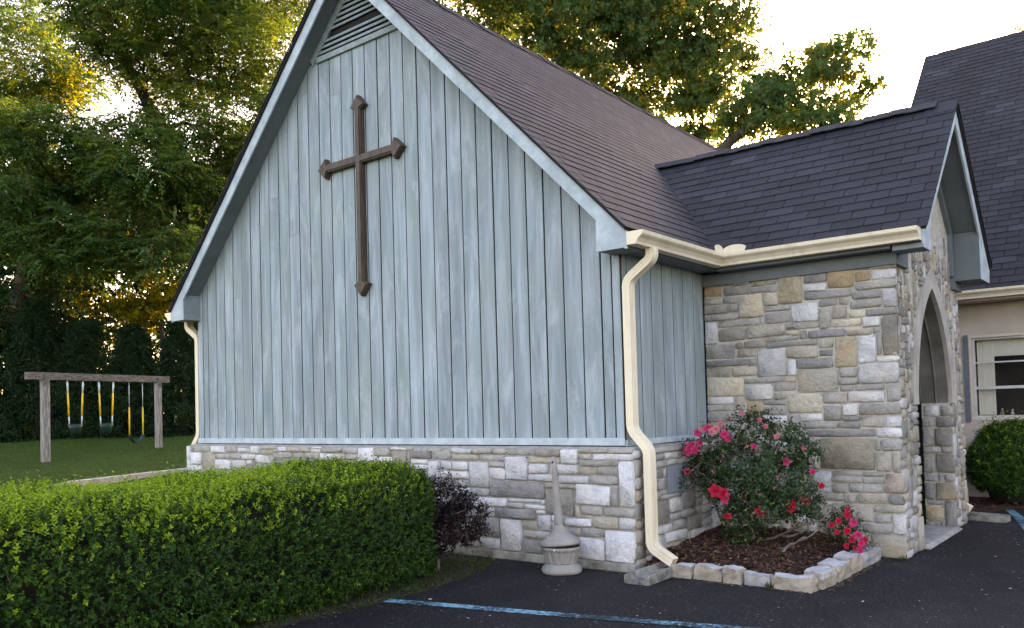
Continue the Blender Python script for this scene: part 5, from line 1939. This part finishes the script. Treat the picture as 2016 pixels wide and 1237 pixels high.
def rounded(n, expo=7.0):
    """random points on a rounded box and outward normals"""
    area = np.array([HH[1] * HH[2], HH[1] * HH[2] * .35, HH[0] * HH[2], HH[0] * HH[2] * .2, HH[0] * HH[1]])
    f = rng.choice(5, n, p=area / area.sum())
    u, v = rng.uniform(-1, 1, n), rng.uniform(-1, 1, n)
    p = np.zeros((n, 3))
    for k, (axi, sg, o1, o2) in enumerate([(0, 1, 1, 2), (0, -1, 1, 2), (1, 1, 0, 2), (1, -1, 0, 2), (2, 1, 0, 1)]):
        m = f == k
        p[m, axi] = sg
        p[m, o1] = u[m]
        p[m, o2] = v[m]
    # rounding that is tight relative to the real size
    q = p * HH
    r = .26
    inner = np.clip(q, -(HH - r), HH - r)
    nr = unit(q - inner)
    q = inner + nr * r
    return q / HH, nr


hedge = root('hedge', (HC[0], HC[1], 0), 'long clipped green hedge with yellow-green new growth on top', 'hedge')
n = 30000
p, nr = rounded(n)
w = hedge_warp(p)
keep = w[:, 2] > .03
w, nr = w[keep], nr[keep]
n = len(w)
depth = rng.uniform(0, 1, n) ** 1.6 * .13
w2 = w - nr * depth[:, None]
# a few thin, bare spots
hole = np.minimum(np.hypot((w[:, 1] + 3.05) / .11, (w[:, 2] - .80) / .10), np.hypot((w[:, 1] + 2.65) / .14, (w[:, 2] - .82) / .08))
near_face = w[:, 0] > -1.5
kp = ~((hole < 1) & near_face & (rng.uniform(size=n) < .8))
w, w2, nr, depth = w[kp], w2[kp], nr[kp], depth[kp]
n = len(w)
ax = nr * .9 + np.array([0, 0, .55]) + rng.normal(0, .35, (n, 3))
lenf = rng.uniform(.028, .085, n) * np.where((nr[:, 2] > .6) & (rng.uniform(size=n) < .08), 1.9, 1)
Q, own = sprigs(w2, ax, lenf, 4, .0145, .024, .85)
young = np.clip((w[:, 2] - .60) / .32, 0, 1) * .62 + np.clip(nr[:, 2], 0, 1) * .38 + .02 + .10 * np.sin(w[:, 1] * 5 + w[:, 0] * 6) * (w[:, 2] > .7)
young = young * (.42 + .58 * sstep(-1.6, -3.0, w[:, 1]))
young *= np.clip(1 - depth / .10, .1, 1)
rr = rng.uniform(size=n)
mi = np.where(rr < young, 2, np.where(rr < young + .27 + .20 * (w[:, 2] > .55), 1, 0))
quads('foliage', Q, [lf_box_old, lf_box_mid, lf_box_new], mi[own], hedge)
b = MB()
rings = []
for yy in np.linspace(-6.35, -1.28, 30):
    sh = .17 * float(sstep(-2.7, -1.1, yy))
    e = 1 - .5 * max(0, (yy + 1.5) / .3)
    ring = []
    for t in np.linspace(0, 2 * math.pi, 20, endpoint=False):
        cx_, cz_ = math.cos(t), math.sin(t)
        k = 1 / max(abs(cx_), abs(cz_)) ** .8
        ring.append((HC[0] - sh * .5 + cx_ * k * (.52 - sh * .5) * e, yy, max(.0, .47 + cz_ * k * .39 * e)))
    rings.append(ring)
b.loft(rings)
b.build('interior', m_core, hedge, True)
for k in range(10):
    b = MB()
    yy = -6.1 + k * .52
    x0 = -1.75 + R.uniform(-.15, .15)
    b.tube([(x0, yy, -.02), (x0 + .03, yy + .03, .3)], [.025, .018], 6)
    b.build('stem', m_twig, hedge)

nt_ = 700
p, nr = rounded(nt_)
w = hedge_warp(p)
k_ = w[:, 2] > .12
w, nr = w[k_], nr[k_]
c0 = w - nr * rng.uniform(.02, .12, len(w))[:, None]
dv = nr * .6 + rng.normal(0, .6, (len(w), 3))
tag(quads('twig', diamonds(c0, dv, rand_dir(len(w)), rng.uniform(.06, .15, len(w)), rng.uniform(.004, .008, len(w))), m_twig, None, hedge), kind='stuff')

# ball-shaped shrub at the hall
bsh = root('boxwood_shrub', (2.12, 6.28, .03), 'rounded green boxwood shrub under the hall window', 'shrub')
n = 7000
d = rand_dir(n)
d[:, 2] = np.where(d[:, 2] < -.7, -d[:, 2], d[:, 2])
rad = np.array([.50, .42, .50]) * (1 + .06 * np.sin(d[:, :1] * 9 + d[:, 1:2] * 7))
bb = np.array([2.12, 6.28, .56]) + d * rad * (1 - rng.uniform(0, 1, n)[:, None] ** 1.6 * .2)
Q, own = sprigs(bb, d + np.array([0, 0, .5]) + rng.normal(0, .3, (n, 3)), rng.uniform(.05, .10, n) * np.where((d[:, 2] > .6) & (rng.uniform(size=n) < .1), 2.2, 1), 4, .018, .032, .85)
rr = rng.uniform(size=n)
yg = np.clip(d[:, 2], 0, 1) * .25
quads('foliage', Q, [lf_box_old, lf_box_mid, lf_box_new], np.where(rr < yg, 2, np.where(rr < .4, 1, 0))[own], bsh)
b = MB()
b.lathe([(0, .06), (.28, .1), (.36, .35), (.37, .55), (.30, .8), (.12, .93), (0, .95)], (2.12, 6.28, .0), 16)
b.build('interior', m_core, bsh, True)
b = MB()
b.tube([(2.12, 6.28, 0), (2.13, 6.27, .3)], [.03, .02], 6)
b.build('stem', m_twig, bsh)

# purple-leaved shrub
lf_pur = leaf_mat('purple_leaf', (.010, .006, .008), (.028, .013, .016), (.05, .014, .018), .22, .45, .25)
lf_pur2 = leaf_mat('purple_leaf_pale', (.028, .016, .017), (.058, .032, .032), (.08, .03, .025), .25, .45, .25)
ps = root('purple_shrub', (-1.50, -.88, 0), 'small purple-leaved shrub between the hedge end and the stone base', 'shrub')
ells = [(-1.55, -.80, .58, .32, .25), (-1.27, -.74, .47, .23, .19), (-1.74, -.85, .44, .28, .26), (-1.45, -.85, .34, .32, .18)]
tips = in_ellipsoids(ells, .095)
limb_mesh([(-1.50, -.88, 0), (-1.51, -.87, .12), (-1.52, -.84, .24)], [.018, .016, .012], tips, 5, .0022).build('stem', m_twig, ps, True, fix=False)
n = len(tips) * 6
bb = np.repeat(tips, 6, 0) + rng.normal(0, .028, (n, 3))
Q, own = sprigs(bb, bb - np.array([-1.52, -.84, .25]) + rng.normal(0, .12, (n, 3)), rng.uniform(.03, .08, n), 3, .016, .034, .9)
quads('foliage', Q, [lf_pur, lf_pur2], rng.choice(2, n, p=[.86, .14])[own], ps)

# roses
lf_rose = leaf_mat('rose_leaf', (.016, .044, .018), (.042, .092, .036), (.04, .08, .015), .25, .42, .3)
lf_rose2 = leaf_mat('rose_leaf_young', (.06, .10, .020), (.11, .16, .035), (.12, .15, .02), .3)
def petal_mat(name, c):
    c = np.array(c)
    return leaf_mat(name, tuple(c * .7), tuple(np.minimum(c * 1.15, .9)), tuple(c), .25, .5, .25)
m_pink = petal_mat('petal_pink', (.62, .045, .16))
m_red = petal_mat('petal_red', (.56, .018, .055))
m_pale = petal_mat('petal_pale', (.66, .20, .24))
m_sepal = leaf_mat('spent_sepal', (.30, .24, .12), (.48, .40, .24), (.3, .25, .1), .25)


def rose(c, r, mat, parent, face=None):
    face = unit(np.array(face if face is not None else (CAM.x - c[0], CAM.y - c[1], 1.6)))[None]
    Q = []
    c = np.array(c)
    for ring, (k, tilt, rr) in enumerate([(5, .18, 1.0), (5, .5, .78), (4, 1.0, .52), (3, 1.7, .3)]):
        a = rng.uniform(0, 6.28) + np.arange(k) * 2 * np.pi / k + rng.normal(0, .12, k)
        t1 = unit(np.cross(face, np.array([[.2, .1, .97]])))
        t2 = np.cross(face, t1)
        d = t1 * np.cos(a)[:, None] + t2 * np.sin(a)[:, None] + face * tilt
        base = np.repeat(c[None], k, 0) + face * .004 * ring
        Q.append(diamonds(base, d, np.repeat(face, k, 0), np.full(k, r * rr), np.full(k, r * rr * 1.05), .12, -.05))
    Q = np.concatenate(Q)
    return quads('flower', Q, mat, None, parent)


rb = root('rose_bush', (.68, 1.15, .12), 'large rose bush with pink and red blooms in the mulch bed', 'rose bush')
ells = [(.40, .92, 1.04, .26, .17), (.72, 1.10, 1.22, .24, .18), (1.10, 1.05, 1.04, .27, .20), (.30, .95, .78, .22, .18), (1.02, .85, .76, .33, .24), (.70, .95, .86, .30, .22), (.70, .88, .40, .18, .22), (1.20, .92, .56, .22, .15), (.55, .95, .60, .24, .16), (.95, .85, .50, .24, .14)]
tips = in_ellipsoids(ells, .118)
limb_mesh([(.68, 1.15, .10), (.66, 1.12, .30), (.70, 1.05, .50), (.70, 1.02, .75)], [.032, .027, .022, .015], tips, 6, .0036).build('stem', m_twig, rb, True, fix=False)
n = len(tips) * 12
bb = np.repeat(tips, 12, 0) + rng.normal(0, .032, (n, 3))
Q, own = sprigs(bb, bb - np.array([.7, 1.05, .6]) + rng.normal(0, .3, (n, 3)), rng.uniform(.03, .07, n), 2, .023, .034, 1.0)
yz = np.exp(-(((bb[:, 0] - .72) / .13) ** 2 + ((bb[:, 2] - 1.10) / .12) ** 2)) * .55 + .03
quads('foliage', Q, [lf_rose, lf_rose2], (rng.uniform(size=n) < yz).astype(int)[own], rb)
# bare arching canes at the foot
for pts in ([(.70, 1.12, .14), (.95, .98, .22), (1.22, .92, .36), (1.42, .95, .42)], [(.72, 1.10, .14), (.95, .85, .14), (1.18, .72, .20), (1.40, .80, .34)], [(.74, 1.08, .13), (1.0, .8, .11), (1.12, .62, .13), (1.28, .50, .11)],
            [(.62, 1.12, .14), (.42, 1.0, .40), (.26, .98, .62), (.16, .95, .80)], [(.66, 1.1, .16), (.60, .95, .45), (.62, .85, .62)], [(1.05, .93, .25), (1.25, .78, .30), (1.38, .66, .38)], [(1.12, .62, .13), (1.2, .7, .22), (1.33, .72, .30)]):
    b = MB()
    pv = [Vector(q) for q in pts]
    fine = []
    for i in range(len(pv) - 1):
        for t in (0, .33, .66):
            fine.append(pv[i].lerp(pv[i + 1], t) + Vector((R.gauss(0, .008), R.gauss(0, .008), R.gauss(0, .008))))
    fine.append(pv[-1])
    b.tube(fine, list(np.linspace(.015, .006, len(fine))), 6)
    b.build('cane', m_twig, rb, True)
fl = [(.26, .75, 1.05, .070, 0), (.23, .74, 1.02, .055, 0), (.31, .74, 1.03, .05, 0), (.33, .76, 1.19, .045, 0), (.38, .78, 1.22, .04, 2), (.43, .78, 1.235, .045, 0), (.50, .80, 1.22, .045, 2), (.57, .82, 1.17, .05, 0), (.60, .83, 1.14, .045, 0), (.47, .77, 1.20, .04, 2),
      (.51, .72, .655, .075, 1), (.585, .72, .63, .07, 1), (.60, .72, .58, .05, 0), (1.15, .82, .93, .042, 0), (.96, .66, .50, .055, 1), (1.30, .84, .60, .05, 1), (1.18, .80, .52, .045, 1), (1.21, .80, .56, .04, 1), (.62, .72, .43, .045, 1), (.20, .78, .82, .04, 0),
      (.82, .90, 1.06, .032, 0), (1.05, .86, 1.15, .03, 2), (.92, .95, 1.24, .03, 2), (1.28, .9, 1.05, .03, 2), (1.36, .86, .84, .035, 0), (.70, .94, 1.36, .03, 2), (.53, .84, 1.27, .035, 2), (.85, .98, 1.30, .03, 2), (1.42, .9, .72, .035, 1), (.36, .74, 1.1, .04, 0)]
for x, y, z, r, k in fl:
    rose((x, y, z), r, [m_pink, m_red, m_pale][k], rb)
k = 110
e = rng.choice(len(ells), k)
E_ = np.array(ells)[e]
dd = rand_dir(k)
dd[:, 1] = -np.abs(dd[:, 1])
cc = E_[:, :3] + dd * np.stack([E_[:, 3], E_[:, 3], E_[:, 4]], -1) * 1.1
Qs = []
for j in range(5):
    Qs.append(diamonds(cc, rand_dir(k) + np.array([0, -.2, .2]), rand_dir(k), rng.uniform(.018, .034, k), rng.uniform(.006, .010, k)))
Qs = np.concatenate(Qs)
tag(quads('spent_bloom', Qs, [m_sepal, m_pale], np.tile(rng.choice(2, k, p=[.6, .4]), 5), rb), kind='stuff')

sr = root('small_rose_bush', (1.50, 1.30, .10), 'small rose bush covered in red blooms beside the porch wall', 'rose bush')
ells2 = [(1.50, 1.28, .34, .13, .16), (1.58, 1.20, .22, .12, .12), (1.38, 1.28, .30, .10, .12)]
tips = in_ellipsoids(ells2, .085)
limb_mesh([(1.50, 1.30, .08), (1.50, 1.29, .18), (1.51, 1.27, .28)], [.012, .010, .008], tips, 5, .0025).build('stem', m_twig, sr, True, fix=False)
n = len(tips) * 9
bb = np.repeat(tips, 9, 0) + rng.normal(0, .026, (n, 3))
Q, own = sprigs(bb, bb - np.array([1.5, 1.3, .2]) + rng.normal(0, .2, (n, 3)), rng.uniform(.03, .06, n), 2, .018, .030, 1.0)
quads('foliage', Q, lf_rose, None, sr)
for x, z, r in ((1.575, .50, .028), (1.56, .445, .04), (1.62, .39, .045), (1.50, .40, .035), (1.44, .36, .035), (1.56, .31, .042), (1.65, .28, .045), (1.60, .24, .04), (1.68, .21, .04), (1.63, .17, .045), (1.55, .18, .03), (1.70, .24, .035), (1.48, .30, .032), (1.66, .15, .04), (1.59, .36, .03)):
    rose((x, 1.10 + R.uniform(-.03, .05), z), r, m_red if R.random() < .7 else m_pink, sr)

# grass: tufts by the hedge foot and across the lawn
lf_grass = leaf_mat('grass_blade', (.022, .055, .009), (.046, .098, .018), (.04, .08, .01), .25)
lf_straw = leaf_mat('straw_blade', (.05, .042, .02), (.10, .082, .045), (.05, .04, .015), .2)
def blades(name, x, y, z, h, label):
    n = len(x)
    b0 = np.stack([x, y, z], -1)
    d = rng.normal(0, .45, (n, 3)) + np.array([0, 0, 1.0])
    Q = diamonds(b0, d, rand_dir(n), h * rng.uniform(.6, 1.3, n), np.maximum(h * .16, .004), .1, .15)
    mi = rng.choice(2, n, p=[.78, .22])
    return tag(quads(name, Q, [lf_grass, lf_straw], mi), label, kind='stuff')
n = 26000
x, y = rng.uniform(-3.0, -.95, n), rng.uniform(-3.4, -.14, n)
k = (x < np.interp(y, [e_[1] for e_ in edge[1:]], [e_[0] for e_ in edge[1:]]) - rng.uniform(0, .06, n)) & ~((x < np.interp(y, [-3.4, -2, -1.2], [-1.16, -1.35, -1.6])) & (y < -1.15))
dens = .5 + .5 * np.sin(x * 7 + 1) * np.sin(y * 5)
k &= rng.uniform(size=n) < np.clip(dens + .25, .12, 1)
blades('grass', x[k], y[k], np.zeros(k.sum()), rng.uniform(.015, .04, k.sum()), 'thin grass and weeds between the hedge, the wall and the asphalt')
n = 60000
x, y = rng.uniform(-30, -13.2, n), rng.uniform(-1, 12, n)
blades('grass', x, y, gz(x, y) - .01, rng.uniform(.03, .07, n), 'short lawn grass round the swing frame')
tag(sheet('dirt_verge', [(-2.6, -1.1), (-1.6, -1.25), (-1.25, -2.2), (-1.2, -4.4), (-1.1, -4.4), (-1.03, -3.2), (-1.0, -2.2), (-1.02, -1.2), (-1.25, -.5), (-1.5, -.14), (-2.6, -.14)], .003, simple('verge_soil', (.012, .013, .006), (.040, .033, .019), 7, .95, .8, 50), 'bare soil verge at the foot of the hedge'), kind='structure')
# weeds at wall feet
n = 220
cx_ = np.array([1.88, 1.98, 1.33, 2.02])[rng.integers(0, 4, n)]
cy_ = {1.88: 1.60, 1.98: 4.62, 1.33: -.12, 2.02: 4.66}
yy = np.array([cy_[float(c)] for c in cx_])
blades('grass', cx_ + rng.normal(0, .02, n), yy + rng.normal(0, .02, n), np.full(n, .005), rng.uniform(.02, .06, n), 'small weeds at the foot of the porch and the edging stones')
